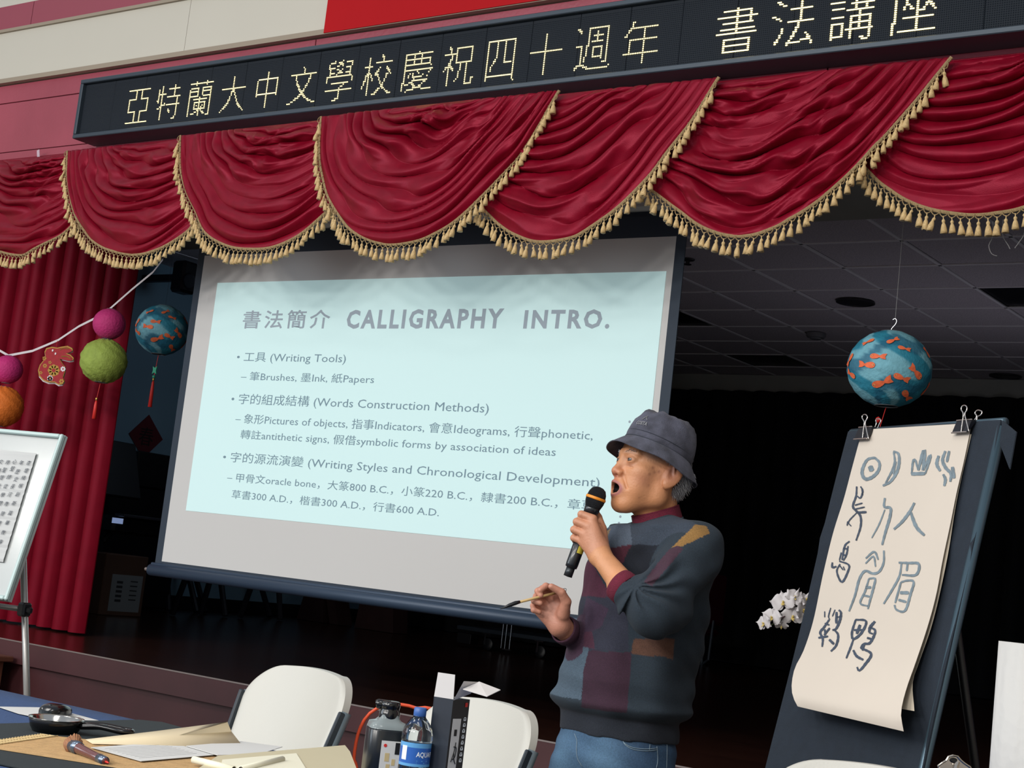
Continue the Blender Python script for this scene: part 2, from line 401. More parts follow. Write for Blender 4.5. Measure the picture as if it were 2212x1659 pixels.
# ------------------------------------------------------------------ LED sign
YL = 4.45
m_frame = mat('sign_frame_metal', (58, 68, 78), .4, .3)
m_panel = mat('led_panel_black', (18, 26, 35), .7, spec=.3, noise=(3, .1))
m_led = mat('lit_led', (255, 236, 170), .4, emit=(255, 232, 160), es=2.3)
m_off = mat('unlit_led', (29, 36, 45), .5, spec=.3)
zt, zb = 3.239, 2.951; xl, xr = -5.970, -.75
sg = thing('led_sign', 'long black lettered LED display with glowing Chinese characters on the front wall', 'display', ((xl+xr)/2, YL, zb))
fr = MB(); fw = .020
for (x0, x1, z0, z1) in ((xl, xr, zb, zb+fw), (xl, xr, zt-fw, zt), (xl, xl+fw, zb+fw, zt-fw), (xr-fw, xr, zb+fw, zt-fw)):
    fr.box(((x0+x1)/2, YL+.0675, (z0+z1)/2), (x1-x0, .135, z1-z0), bev=.003)
fr.box(((xl+xr)/2, YL+.128, (zb+zt)/2), (xr-xl-2*fw, .012, zt-zb-2*fw))
fr.build('frame', m_frame, sg)
pw = (xr-xl-2*fw)/24
pb = MB().box((0, 0, 0), (pw-.0012, .02, zt-zb-2*fw-.004), bev=.0015); pme = mesh('display_panel', pb.V, pb.F, m_panel)
panels = []
for i in range(24):
    panels.append(place('display_panel', pme, sg, (xl+fw+pw*(i+.5), YL+.03, (zt+zb)/2)))
zs_fc = YL+.0195
# unlit LED beads on a fine grid (joined, too small to pick apart)
ub = MB(); pit = .0073
nxp = int((xr-xl-2*fw-.02)/pit); nzp = int((zt-zb-2*fw-.02)/pit)
V = []; Fc = []
for j in range(nzp):
    z = zb+fw+.012+j*pit
    for i in range(nxp):
        x = xl+fw+.012+i*pit; n = len(V); r = .0019
        V += [(x-r, zs_fc, z-r), (x+r, zs_fc, z-r), (x+r, zs_fc, z+r), (x-r, zs_fc, z+r), (x, zs_fc-.0022, z)]
        Fc += [(n, n+1, n+4), (n+1, n+2, n+4), (n+2, n+3, n+4), (n+3, n, n+4)]
obj('led_matrix', V, Fc, m_off, sg, kind='stuff')
chars = [(c, -5.553+.2062*i) for i, c in enumerate('亞特蘭大中文學校慶祝四十週年')]+[(c, -2.492+.2095*i) for i, c in enumerate('書法講座')]
hgt = {'中': .172, '四': .15, '大': .17}
for ch, xc in chars:
    rows = LED[ch]; V = []; Fc = []
    bold = ch in '書法講座'
    wsc = {'中': .8, '四': .85, '十': 1.0}.get(ch, 1.0)
    px = .0073*wsc; pz = .176/24
    for j, rw in enumerate(rows):
        for i in range(22):
            if (rw >> (21-i)) & 1:
                for dx in ((0, .5) if bold else (0,)):
                    x = xc+(i-10.5+dx)*px; z = 3.078+(11.5-j)*pz; n = len(V); r = .0029
                    for k in range(6):
                        w = PI/3*k; V.append((x+r*math.cos(w), zs_fc-.001, z+r*math.sin(w)))
                    V.append((x, zs_fc-.005, z))
                    Fc += [(n+k, n+(k+1) % 6, n+6) for k in range(6)]
    obj('lit_character', V, Fc, m_led, sg)

# ------------------------------------------------------------------ valance with swags, braid and tassels
YV = 4.50
ZV = float(np.mean([onY(u, v, YV)[2] for u, v in ((682, 283), (1197, 232), (1545, 190), (2050, 130), (380, 308), (137, 332))]))
SW = [
 ([(-90, 352), (-80, 400), (-60, 460), (-20, 530), (20, 549), (60, 554), (91, 540), (135, 513), (159, 486), (200, 440), (240, 390), (300, 318)], 3),
 ([(137, 332), (143, 380), (155, 430), (175, 480), (203, 517), (243, 542), (304, 554), (354, 540), (405, 503), (425, 476), (470, 430), (520, 370), (570, 293)], 2),
 ([(380, 308), (387, 360), (402, 410), (430, 460), (456, 508), (506, 536), (557, 543), (608, 537), (658, 510), (705, 462), (740, 420), (790, 360), (850, 290), (900, 262)], 1),
 ([(682, 283), (688, 330), (697, 380), (717, 435), (767, 500), (835, 530), (902, 527), (956, 506), (1004, 473), (1054, 422), (1098, 368), (1139, 311), (1197, 232)], 0),
 ([(870, 262), (900, 330), (960, 400), (1030, 440), (1060, 465), (1088, 490), (1122, 511), (1173, 527), (1240, 518), (1291, 490), (1341, 452), (1395, 395), (1439, 334), (1495, 255), (1545, 190)], 1),
 ([(1230, 225), (1290, 300), (1350, 370), (1428, 425), (1473, 458), (1520, 492), (1570, 512), (1612, 517), (1660, 508), (1712, 481), (1767, 444), (1822, 396), (1866, 350), (1921, 286), (1973, 222), (2050, 130)], 2),
 ([(1730, 170), (1790, 260), (1840, 330), (1890, 385), (1925, 412), (1965, 437), (2020, 458), (2090, 469), (2152, 466), (2212, 455), (2290, 420), (2380, 340), (2480, 210), (2560, 80)], 3)]
m_gold = mat('gold_fringe_thread', (196, 166, 116), .7, noise=(180, .25), sheen=.1)
m_goldd = mat('gold_braid', (158, 132, 92), .75, noise=(300, .35), bump=(500, .6))
va = thing('valance', 'deep crimson swagged velvet valance with gold tassel fringe above the stage', 'valance', (-3.8, YV, 2.3))
hb = MB(); hb.box((-4.2, 4.575, ZV+.012), (7.6, .014, .05), bev=.003); hb.build('header_band', m_velvet, va)
# one tassel, shared
tm = MB()
tm.lathe([(.0018, 0), (.0018, -.010), (.0052, -.013), (.0062, -.017), (.0050, -.021), (.0044, -.023), (.0074, -.029), (.0100, -.040), (.0122, -.056), (.0, -.054)], (0, 0, 0), n=8)
tass = [mesh('tassel', np.array(tm.V)*1.0, tm.F, m_gold, True)]
for q in range(3):
    rr = random.Random(q); V = []
    for (x, y, z) in tm.V:
        s = 1+.25*rr.uniform(-1, 1)*(1 if z < -.04 else 0); V.append((x*s+.12*(z if z < -.02 else 0)*(q-1), y*s, z*(1+.05*rr.uniform(-1, 1)*(z < -.05))))
    tass.append(mesh('tassel', V, tm.F, m_gold, True))
lp = MB()   # a loop of the netted heading above each tassel
lp.tube([(-.0135, 0, .004), (-.011, -.001, -.005), (-.004, -.0015, -.0105), (0, -.0015, -.0125), (.004, -.0015, -.0105), (.011, -.001, -.005), (.0135, 0, .004)], .0018, n=5)
loopm = mesh('fringe_loop', lp.V, lp.F, m_goldd, True)
for si, (P, lay) in enumerate(SW):
    r = random.Random(100+si)
    yb = YV-.040*(3-lay)
    E = np.array([onY(u, v, yb-.03) for u, v in P])[:, [0, 2]]
    E[0, 1] = ZV; E[-1, 1] = ZV
    E = crs(E, 141); xl_, xr_ = E[0, 0], E[-1, 0]; Wd = xr_-xl_
    U = (E[:, 0]-xl_)/Wd; D = ZV-E[:, 1]
    ns, nt = 141, 170; G = np.zeros((nt, ns, 3))
    lL, lR = (.30, .26) if si <= 2 else (.34, .34)
    r_skew = r.uniform(-2.2, 2.2); n0, n1, n2, n3 = [np.array([r.uniform(-1, 1) for _ in range(8)]) for _ in range(4)]
    s_ = np.linspace(0, 1, ns)
    def smo(c, x): 
        v = 0
        for k in range(6): v = v+c[k]/(1+.6*k)*np.sin(PI*(k+1)*x+7*c[(k+3) % 8])
        return v
    bell = np.sin(PI*np.clip(s_, 0, 1))
    hid = np.ones(ns)
    if si > 3: hid = np.clip((s_-.12)/.34, 0, 1)
    if si < 3: hid = np.clip((1-s_-.12)/.34, 0, 1)
    hid = hid*hid*(3-2*hid)
    for k in range(nt):
        t = k/(nt-1); g = t**1.05
        xa = xl_+lL*Wd*(1-t)**1.2; xb = xr_-lR*Wd*(1-t)**1.2
        x = xa+(xb-xa)*U; z = ZV-g*D
        z = ZV-(ZV-z)*1.0
        ph = 2*PI*(9.6*t**.92)+4.2*smo(n0, s_)*(.35+t)*(1-.5*t)+3.0*smo(n1, s_*1.3+1.3*t)+1.3*(s_-.5)*r_skew
        amp = .040*(.30+.70*bell**.6)*(1-.25*t)*min(1, t*9)*np.clip(.85+.75*smo(n2, s_*1.3+2.1*t), .25, 1.7)
        rid = np.abs(np.sin(ph*.5+.5*np.sin(ph*.5)*0))**.9
        rid2 = (1-np.abs(np.sin(ph*.93+2.5*smo(n3, s_*2.2+t))))**1.6*np.clip(.5+smo(n2, s_*1.7-t), 0, 1.3)
        tsm = 1-math.exp(-(1-t)*14)         # flatten towards the hem
        off = amp*(rid+.35*rid2)*(.35+.65*tsm)*(.12+.88*hid)
        belly = .06*bell*np.sqrt(np.clip(g, 0, 1))*hid
        G[k, :, 0] = x; G[k, :, 1] = yb-off-belly*.8-.004; G[k, :, 2] = z-off*.25*tsm
    G[-1, :, 2] = E[:, 1]
    b = MB().grid(G); sw = b.build('swag', m_velvet, va, True)
    so = sw.modifiers.new('thickness', 'SOLIDIFY'); so.thickness = .004; so.offset = 1
    # braid and tassels along the hem
    H = G[-1].copy(); seg = np.linalg.norm(np.diff(H, axis=0), axis=1); s = np.r_[0, np.cumsum(seg)]
    bz = MB(); hw = .0055; T = np.gradient(H, axis=0); T /= np.linalg.norm(T, axis=1)[:, None]
    Nn = np.stack([-T[:, 2], 0*T[:, 0], T[:, 0]], 1); Nn *= np.where(Nn[:, 2:3] < 0, -1, 1)
    Gb = [[H[i]+Nn[i]*q+np.array([0, -.007-.003*math.cos(q/hw*1.5), 0]) for q in (-hw, -hw*.4, hw*.4, hw)] for i in range(len(H))]
    bz.solid(Gb, (0, .005, 0)); bz.build('braid', m_goldd, sw, True)
    sp = .0275; n = int(s[-1]/sp)
    LV = []; LF = []
    for i in range(n):
        d = (i+.5)*sp; p = np.array([np.interp(d, s, H[:, k]) for k in range(3)]); tt = np.array([np.interp(d, s, T[:, k]) for k in range(3)])
        # skip what lies hidden behind the neighbouring swag
        pc = p+np.array([0, -.010, -.004])
        sl = abs(tt[2])
        m_ = tass[r.randrange(4)]
        o = place('tassel', m_, sw, pc+np.array([0, -.003-.004*(i % 2)*sl, -.010]))
        sc = r.uniform(.86, 1.04); o.scale = (sc, sc, sc*r.uniform(.92, 1.05)); o.rotation_euler = (r.uniform(-.10, .06), r.uniform(-.14, .14), r.uniform(0, 6))
        ang = math.atan2(tt[2], tt[0]); ca, sa = math.cos(ang*.8), math.sin(ang*.8)
        nV = len(LV)
        for (x, y, z) in lp.V:
            LV.append((pc[0]+x*ca-z*sa, pc[1]+y, pc[2]+x*sa+z*ca))
        LF += [tuple(a+nV for a in f) for f in lp.F]
    obj('fringe_heading', LV, LF, m_goldd, sw, True, kind='stuff')
# two small hooks left on the wall, and a curl of ribbon
m_tape = mat('clear_tape', (214, 196, 206), .2, alpha=.6)
b = MB(); p = onY(83, 336, 4.55); b.box(p, (.018, .003, .06), ax=[(math.cos(.3), 0, math.sin(.3)), (0, 1, 0), (-math.sin(.3), 0, math.cos(.3))]); tag(b.build('tape_strip', m_tape), 'short strip of clear tape on the wall above the leftmost swag', 'tape')
m_hook = mat('hook_metal', (200, 200, 205), .25, .8)
for (u, v, lab) in ((557, 281, 'tiny metal hook in the wall under the display near the third swag'), (1214, 212, 'tiny metal hook in the wall above the meeting of the middle swags'), (1549, 174, 'tiny metal hook in the wall above the right-hand swag top')):
    p = onY(u, v, YF-.012); b = MB(); b.tube([p+(0, .012, 0), p+(0, -.01, 0), p+(0, -.018, -.008), p+(0, -.014, -.016)], .003, n=6); tag(b.build('wall_hook', m_hook, smooth=True), lab, 'hook')

# ------------------------------------------------------------------ projection screen
YS = 4.80
sc = thing('projection_screen', 'wide pull-down projection screen showing a calligraphy slide', 'projection screen', (-4.1, YS, .95))
m_white = mat('screen_fabric', (196, 194, 192), .85, noise=(.8, .015))
m_bord = mat('screen_border_black', (34, 46, 60), .7)
m_bar = mat('screen_bar', (46, 62, 82), .45, .2)
m_case = mat('screen_case', (190, 192, 190), .5)
x0, x1, z0, z1 = -5.337, -2.841, 1.038, 2.449
def sheet(x0, x1, z0, z1, y, nx=24, nz=16, th=.002, wav=0):
    G = [[(x0+(x1-x0)*i/nx, y, z0+(z1-z0)*k/nz) for i in range(nx+1)] for k in range(nz+1)]
    return MB().solid(G, (0, th, 0))
sheet(x0, x1, z0, z1, YS-.001).build('screen_fabric', m_white, sc)
bd = MB()
for a in ((x0-.042, x0, z0, z1+.1), (x1, x1+.042, z0, z1+.1), (x0, x1, z1, z1+.1), (x0-.042, x1+.042, z0-.03, z0)):
    bd.box(((a[0]+a[1])/2, YS+.001, (a[2]+a[3])/2), (a[1]-a[0], .004, a[3]-a[2]))
bd.build('screen_border', m_bord, sc)
bb = MB(); bb.lathe([(.026, 0), (.026, x1-x0+.12)], (x0-.06, YS-.004, z0-.043), (1, 0, 0), n=20)
bb.box(((x0+x1)/2, YS-.004, z0-.024), (x1-x0+.12, .016, .03), bev=.004)
bb.build('bottom_bar', m_bar, sc, True)
bb = MB(); bb.tube([(x0-.06, YS-.004, z0-.043), (x0-.095, YS-.004, z0-.043)], .008, n=8); bb.build('bar_end_pin', m_edge, sc)
for hx in (x0+.3, x1-.3): MB().box((hx, YS+.03, (z1+.2195+2.80)/2), (.05, .03, 2.80-z1-.2195)).build('ceiling_bracket', m_bord, sc)
bb = MB(); bb.box(((x0+x1)/2, YS+.02, z1+.16), (x1-x0+.16, .1, .12), bev=.012); bb.build('screen_case', m_case, sc)
# the projected slide
ix0, ix1, iz0, iz1 = -5.225, -2.868, 1.275, 2.318
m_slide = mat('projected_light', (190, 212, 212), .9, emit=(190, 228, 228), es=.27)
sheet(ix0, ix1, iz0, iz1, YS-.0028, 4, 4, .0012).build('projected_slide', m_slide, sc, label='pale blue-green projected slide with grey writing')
m_txt = mat('projected_grey_text', (112, 134, 146), .9, emit=(110, 140, 150), es=.15)
m_ttl = mat('projected_title_grey', (142, 152, 162), .9, emit=(140, 158, 165), es=.19)
EX, EZ, NV = np.array([1., 0, 0]), np.array([0, 0, 1.]), np.array([0, -1., 0])
YT = YS-.0030
def line(body, l, r, top, m=0, spacing=1.0, bold=0.0, em=None, cut=None):
    """l: px of ink start on the baseline, r: px of ink end, top: px of the top of the first character"""
    a = onY(*l, YT); b = onY(*r, YT); c = onY(*top, YT); h = (c[2]-a[2])
    mb = MB(); text_on(mb, body, a, EX, EZ, NV, .0004, width=b[0]-a[0], height=h*1.08, spacing=spacing, bold=bold)
    mb.build('slide_text', m_ttl if m else m_txt, sc)
line('書法簡介', (523, 706), (711, 706), (523, 668), 1, 1.28, .012)
line('CALLIGRAPHY', (747, 708), (1085, 708), (747, 659), 1, 1.25, .035)
line('INTRO.', (1130, 708), (1316, 708), (1130, 659), 1, 1.25, .035)
line('• 工具 (Writing Tools)', (511, 779), (746, 786), (526, 758))
line('– 筆Brushes, 墨Ink, 紙Papers', (520, 820), (807, 831), (536, 801))
line('• 字的組成結構 (Words Construction Methods)', (499, 870), (1055, 893), (515, 848))
line('– 象形Pictures of objects, 指事Indicators, 會意Ideograms, 行聲phonetic,', (508, 912), (1280, 948), (524, 892))
line('轉註antithetic signs, 假借symbolic forms by association of ideas', (519, 946), (1200, 985), (519, 926))
line('• 字的源流演變 (Writing Styles and Chronological Development)', (481, 995), (1295, 1050), (497, 974))
line('– 甲骨文oracle bone，大篆800 B.C.，小篆220 B.C.，隸書200 B.C.，章草', (490, 1038), (1283, 1101), (507, 1020))
line('草書300 A.D.，楷書300 A.D.，行書600 A.D.', (500, 1075), (948, 1112), (500, 1056))
db = MB()
for (u, v) in ((1360, 911), (1363, 926), (1340, 1116), (1337, 1130)):
    p = onY(u, v, YT); db.lathe([(.005, 0), (.005, .0008), (0, .0009)], p+(0, .0004, 0), (0, -1, 0), n=8)
db.build('slide_text', m_ttl, sc)
# ------------------------------------------------------------------ paper lanterns, string, decorations
def lantern_mesh(c, r, hr=.94, n=40, m=26, rib=.012, seed=0, wr=.004):
    rr = random.Random(seed); V = []; c = np.array(c)
    th0 = .26
    for i in range(m+1):
        th = th0+(PI-2*th0)*i/m
        for k in range(n):
            w = 2*PI*k/n; q = r*(1+rib*(.5-abs(math.sin(th*11)))+wr*rr.uniform(-1, 1)/r*.1)
            V.append(c+np.array([q*math.sin(th)*math.cos(w), q*math.sin(th)*math.sin(w), q*hr*math.cos(th)]))
    Fs = [(i*n+k, (i+1)*n+k, (i+1)*n+(k+1) % n, i*n+(k+1) % n) for i in range(m) for k in range(n)]
    return V, Fs
def ring(mb, c, r, t=.0018, mi=0, n=24, nrm=(0, 0, 1)):
    x = np.cross(nrm, [0.3, 1, .1]); x /= np.linalg.norm(x); y = np.cross(nrm, x)
    mb.tube([np.array(c)+r*(math.cos(2*PI*k/n)*x+math.sin(2*PI*k/n)*y) for k in range(n+1)], t, n=5, mi=mi, caps=False)
m_wire = mat('wire', (170, 172, 176), .3, .8)
m_red = mat('tassel_red', (205, 40, 34), .55)
m_bead = mat('jade_bead', (50, 150, 120), .3)
m_goldm = mat('gold_metal', (214, 170, 90), .3, .8)
def tassel_hang(t, top, L, knot=True, jade=False, tilt=-.0):
    top = np.array(top); b = MB(); b.tube([top, top+(tilt*.4*L, 0, -.42*L)], .0016, n=5)
    q = top+np.array([tilt*.42*L, 0, -.42*L])
    b.build('cord', m_red, t)
    if jade:
        j = MB(); P = [(-.016, .02), (0, .012), (.016, .02), (.011, 0), (.016, -.02), (0, -.012), (-.016, -.02), (-.011, 0)]
        j.prism([q+(x, -.003, z+.03) for x, z in P], (0, .006, 0)); j.build('jade_charm', m_bead, t)
        j = MB(); j.lathe([(.0, .009), (.007, .006), (.009, 0), (.007, -.006), (0, -.009)], q-(0, 0, .004), n=12); j.build('bead', m_bead, t, True)
        q = q-np.array([0, 0, .014])
    k = MB(); k.lathe([(0, .004), (.0055, .002), (.006, -.004), (.004, -.012), (0, -.012)], q, n=10); k.build('gold_bead', m_goldm, t, True)
    s = MB(); s.lathe([(.004, -.012), (.0065, -.02), (.0085, -.2*L), (.0105, -.56*L), (0, -.56*L)], q, (tilt*.15, 0, 1), n=10); s.build('tassel', m_red, t, True)
YB = 4.86
def lantern(u, v, r, y, colr, label, group=None, tas=None, seed=0, kind='paper_lantern', nz=None, wr=1, fish=False, hr=.96):
    c = onY(u, v, y); t = thing(kind, label, 'paper lantern', c-np.array([0, 0, r]), group)
    V, Fs = lantern_mesh(c, r, hr, seed=seed, n=56 if fish else 40, m=40 if fish else 26, rib=.012)
    if wr > 1:
        rr = random.Random(seed); V = [c+(p-c)*(1+.02*math.sin(9*math.atan2((p-c)[1], (p-c)[0])+14*(p-c)[2]/r)+.012*rr.uniform(-1, 1)) for p in V]
    m = mat('lantern_'+'_'.join(map(str, colr)), colr, .75, noise=nz or (30, .12), bump=(90, .4), trans=0)
    if fish:
        V = np.array(V); d = (V-c)/r; az = np.arctan2(d[:, 1], d[:, 0]); el = d[:, 2]
        me_col = np.zeros((len(V), 4)); me_col[:, 3] = 1
        o = obj('paper_shell', V, Fs, mat('lantern_fish_paper', (40, 120, 150), .7, noise=(40, .10), bump=(90, .3), attr='col'), t, True)
        A = o.data.color_attributes.new('col', 'FLOAT_COLOR', 'POINT')
        base, lite, dk_ = np.array(srgb((34, 122, 146))), np.array(srgb((120, 176, 190))), np.array(srgb((18, 88, 116)))
        w1 = np.sin(3*az+4*el+1.6*np.sin(5*el+2*az)); w2 = np.sin(2*az-6*el+1.2*np.sin(4*az))
        k = np.clip((w1-.35)*6, 0, 1)[:, None]*.8; k2 = np.clip((w2-.45)*6, 0, 1)[:, None]*.8
        me_col = base*(1-k)+lite*k; me_col = me_col*(1-k2)+dk_*k2; me_col[:, 3] = 1
        A.data.foreach_set('color', me_col.astype(np.float32).ravel())
    else:
        o = obj('paper_shell', V, Fs, m, t, True)
    b = MB(); ring(b, c+(0, 0, r*hr*.965), r*.27); ring(b, c-(0, 0, r*hr*.965), r*.27)
    b.tube([c+(r*.27, 0, r*hr*.965), c+(-r*.27, 0, r*hr*.965)], .0015, n=5)
    b.build('wire_ring', m_wire, t)
    if fish:
        rr = random.Random(seed); m_f = mat('fish_print', (226, 104, 62), .7, noise=(60, .2)); m_f2 = mat('fish_print_light', (236, 160, 96), .7); m_e = mat('fish_eye', (24, 20, 24), .5)
        for (fu, fv, fl, fa, dr) in fish:
            fl = fl*.76
            # fu,fv: position on the disc as seen from the hall, in radii
            rx = ray(u, v); rgt = np.cross(rx, [0, 0, 1.]); rgt /= np.linalg.norm(rgt); upv = np.cross(rgt, rx)
            w = fu*rgt+fv*upv; w = w-rx*math.sqrt(max(0.02, 1-fu*fu-fv*fv)); w /= np.linalg.norm(w)
            e1 = rgt*math.cos(fa)+upv*math.sin(fa); e1 = e1-w*np.dot(e1, w); e1 /= np.linalg.norm(e1); e2 = np.cross(w, e1); e1 = e1*dr
            def pt(a, b_): 
                d_ = w+(a*e1+b_*e2)*fl; d_ /= np.linalg.norm(d_); return c+d_*np.array([r, r, r*hr])*1.022
            body = [(.55*math.cos(q)+.45, .30*math.sin(q)*(1+.3*math.cos(q))) for q in np.linspace(0, 2*PI, 13)[:-1]]
            tail = [(0, .07), (-.35, .34), (-.75, .42), (-.62, .05), (-.7, -.25), (-.3, -.22), (0, -.07)]
            mb = MB()
            for poly, mi in ((body, 0), (tail, 0)):
                P = [pt(*q) for q in poly]; P.append(pt(np.mean([q[0] for q in poly]), np.mean([q[1] for q in poly])))
                n_ = len(poly); mb.add(P, [(k, (k+1) % n_, n_) for k in range(n_)], mi)
            P = [pt(.80+.10*math.cos(q), .02+.10*math.sin(q)) for q in np.linspace(0, 2*PI, 9)[:-1]]; P = [c+(p-c)*1.004 for p in P]
            mb.add(P+[np.mean(P, axis=0)], [(k, (k+1) % 8, 8) for k in range(8)], 1)
            P = [c+(pt(.82+.045*math.cos(q), .02+.045*math.sin(q))-c)*1.008 for q in np.linspace(0, 2*PI, 9)[:-1]]
            mb.add(P+[np.mean(P, axis=0)], [(k, (k+1) % 8, 8) for k in range(8)], 2)
            mb.build('printed_fish', [m_f, m_f2, m_e], t)
    if tas: tassel_hang(t, c-(0, 0, r*hr), **tas)
    return t, c
rad = lambda px, c: px*float(-(RCW.T@(np.array(c)-CAM))[2])/F_PX
r_ = lambda u, v, px, y: rad(px, onY(u, v, y))
grp = 'paper lanterns on the ribbon at the left curtain'
FISH1 = [(-.25, .28, .30, -.1, -1), (-.55, .05, .34, .0, 1), (.58, -.02, .36, -.6, 1), (-.1, -.35, .40, .5, -1), (.32, -.22, .32, -.4, -1), (.32, .52, .24, -.1, -1), (.88, -.42, .3, .5, -1), (.45, -.66, .34, -1.0, -1), (-.93, .12, .3, .5, 1), (-.88, -.2, .3, 0, 1), (.05, .72, .26, .8, -1), (-.55, .62, .24, .3, 1), (.8, .5, .24, -.5, 1)]
lantern(236, 700, r_(236, 700, 35, YB), YB, (176, 36, 104), 'magenta paper lantern stacked directly on top of the green lantern', grp, seed=1, nz=(20, .08))
lantern(224, 780, r_(224, 780, 50, YB), YB, (138, 156, 66), 'olive green crinkled paper lantern with a red tassel below it', grp, tas=dict(L=.18, tilt=-.15), seed=2, wr=2)
lantern(17, 798, r_(17, 798, 32, YB), YB, (184, 34, 108), 'magenta paper lantern above the orange one by the whiteboard', grp, seed=3, nz=(20, .08))
lantern(4, 878, r_(4, 878, 46, YB), YB, (212, 108, 30), 'orange crinkled paper lantern just above the whiteboard', grp, seed=4, wr=2)
YBL = 5.25
tB_, cB_ = lantern(350, 713, r_(350, 713, 57, YBL), YBL, (40, 110, 150), 'blue paper lantern with orange fish beside the projection screen edge', 'blue fish lanterns', tas=dict(L=.26, jade=True, tilt=-.1), seed=5, fish=FISH1)
MB().tube([cB_+(0, 0, r_(350, 713, 57, YBL)*.9), np.array([cB_[0], cB_[1], 2.80])], .0007, n=4).build('hanging_string', mat('dark_thread', (40, 44, 52), .7), tB_)
YBR = 4.84
tR, cR = lantern(1921, 797, r_(1921, 797, 90, YBR), YBR, (40, 110, 150), 'large blue paper lantern with orange fish above the flip chart easel', 'blue fish lanterns', seed=6, fish=FISH1, hr=.93)
rR = r_(1921, 797, 90, YBR)
b = MB(); top = cR+np.array([0, 0, rR*.93]); hk = [top+(-.004, 0, -.01), top+(-.004, 0, .006), top+(.008, 0, .022), top+(.012, 0, .034), top+(.006, 0, .042), top+(-.002, 0, .038)]
b.tube(crs(hk, 16), .0016, n=5); b.build('wire_hook', m_wire, tR)
b = MB(); b.tube([hk[4], hk[4]+(0, 0, 2.80-hk[4][2])], .0008, n=4); b.build('hanging_string', mat('thin_string', (150, 150, 150), .6), tR)
b = MB(); b.tube([cR-(0, 0, rR*.93), onY(1897, 935, YBR)], .0012, n=5); b.lathe([(0, .01), (.008, .004), (.009, -.004), (0, -.012)], onY(1897, 906, YBR), n=10); b.build('cord', m_red, tR)
# ribbon the lanterns hang from
m_rib = mat('white_ribbon', (206, 198, 200), .5)
P = [onY(u, v, YB) for u, v in ((-40, 735), (-10, 752), (18, 768), (70, 758), (125, 735), (170, 705), (200, 690), (236, 668), (285, 625), (330, 588), (352, 560))]
G = [[p+(0, 0, h) for h in (-.006, .006)] for p in P]
o = MB().solid(G, (0, .0012, 0)).build('ribbon', m_rib, smooth=False); tag(o, 'thin white ribbon strung across the stage curtain holding the lanterns', 'ribbon')
# rabbit decoration
rb = thing('rabbit_ornament', 'flat red and gold paper rabbit ornament hanging from the ribbon', 'ornament', onY(112, 832, YB-.03))
def pxs(L, y): return [onY(u, v, y) for u, v in L]
RY = YB-.03
out = [(100, 752), (112, 749), (124, 751), (132, 749), (146, 747), (156, 752), (157, 757), (150, 760), (142, 762), (152, 766), (159, 773), (158, 778), (150, 779), (138, 776), (128, 774), (134, 784), (141, 793), (140, 803), (136, 815), (139, 823), (134, 830), (126, 831), (118, 826), (104, 826), (92, 821), (84, 812), (82, 800), (86, 788), (94, 778), (98, 770), (96, 760)]
b = MB(); b.prism([p+(-.012, .012, -.006) for p in pxs(out, RY)], (0, .003, 0)); b.build('white_backing', mat('white_card', (200, 188, 190), .8), rb)
b = MB(); b.prism(pxs(out, RY), (0, .004, 0)); b.build('gold_edge', m_goldm, rb)
cx, cy = 118, 790
b = MB(); b.prism(pxs([(cx+(u-cx)*.94, cy+(v-cy)*.94) for u, v in out], RY-.0015), (0, .0012, 0)); b.build('red_card', mat('red_card', (150, 20, 30), .6, noise=(60, .15)), rb)
b = MB()
def flower(u, v, r, n=6):
    for k in range(n):
        w = 2*PI*k/n; c = (u+r*.6*math.cos(w), v+r*.6*math.sin(w))
        b.prism(pxs([(c[0]+r*.34*math.cos(q), c[1]+r*.34*math.sin(q)) for q in np.linspace(0, 2*PI, 9)[:-1]], RY-.0022), (0, .0006, 0))
for f in ((116, 800, 14, 8), (96, 774, 5, 5), (108, 783, 4, 5), (108, 818, 6, 6), (133, 824, 6, 6), (88, 805, 4, 5), (97, 790, 5, 6)): flower(*f)
for a in (((130, 756), (138, 752), (150, 753)), ((134, 770), (146, 770), (154, 775))): b.tube([p-(0, .002, 0) for p in pxs(a, RY)], .0028, n=5)
b.build('gold_flowers', m_goldm, rb)
b = MB(); flower(136, 797, 6, 7); flower(108, 817, 7, 7)
for q in ((114, 757), (120, 764)): b.lathe([(.006, 0), (.006, .001), (0, .001)], onY(*q, RY-.003), (0, -1, 0), n=10)
b.build('white_flowers', mat('white_print', (220, 214, 214), .7), rb)
b = MB(); b.tube([onY(124, 736, YB), onY(122, 750, RY)], .001, n=4); b.build('hanging_thread', m_red, rb)

# ------------------------------------------------------------------ dim things at the back left of the stage
m_dark = mat('dark_metal', (26, 28, 36), .5); m_darkp = mat('dark_plastic', (12, 13, 18), .45)
m_kw = mat('keyboard_black', (16, 17, 22), .4)
def floorp(u, v): return onZ(u, v, ZS)
# diamond poster
XW = -9.245
c = onX(315, 943, XW)
dm = thing('spring_festival_poster', 'dark red diamond paper poster with a brushed character on the stage side wall', 'poster', c)
h = .17
b = MB(); b.prism([c+(0, 0, h), c+(0, h, 0), c+(0, 0, -h), c+(0, -h, 0)], (.004, 0, 0)); b.build('red_paper', mat('poster_red', (96, 14, 32), .7), dm)
b = MB(); text_on(b, '春', c+np.array([.004, -h*.42, -h*.42]), np.array([0, 1., 0]), EZ, np.array([1., 0, 0]), .001, width=h*.84, height=h*.84, fit=True)
ob = b.build('brushed_character', mat('poster_ink', (30, 8, 12), .7), dm)
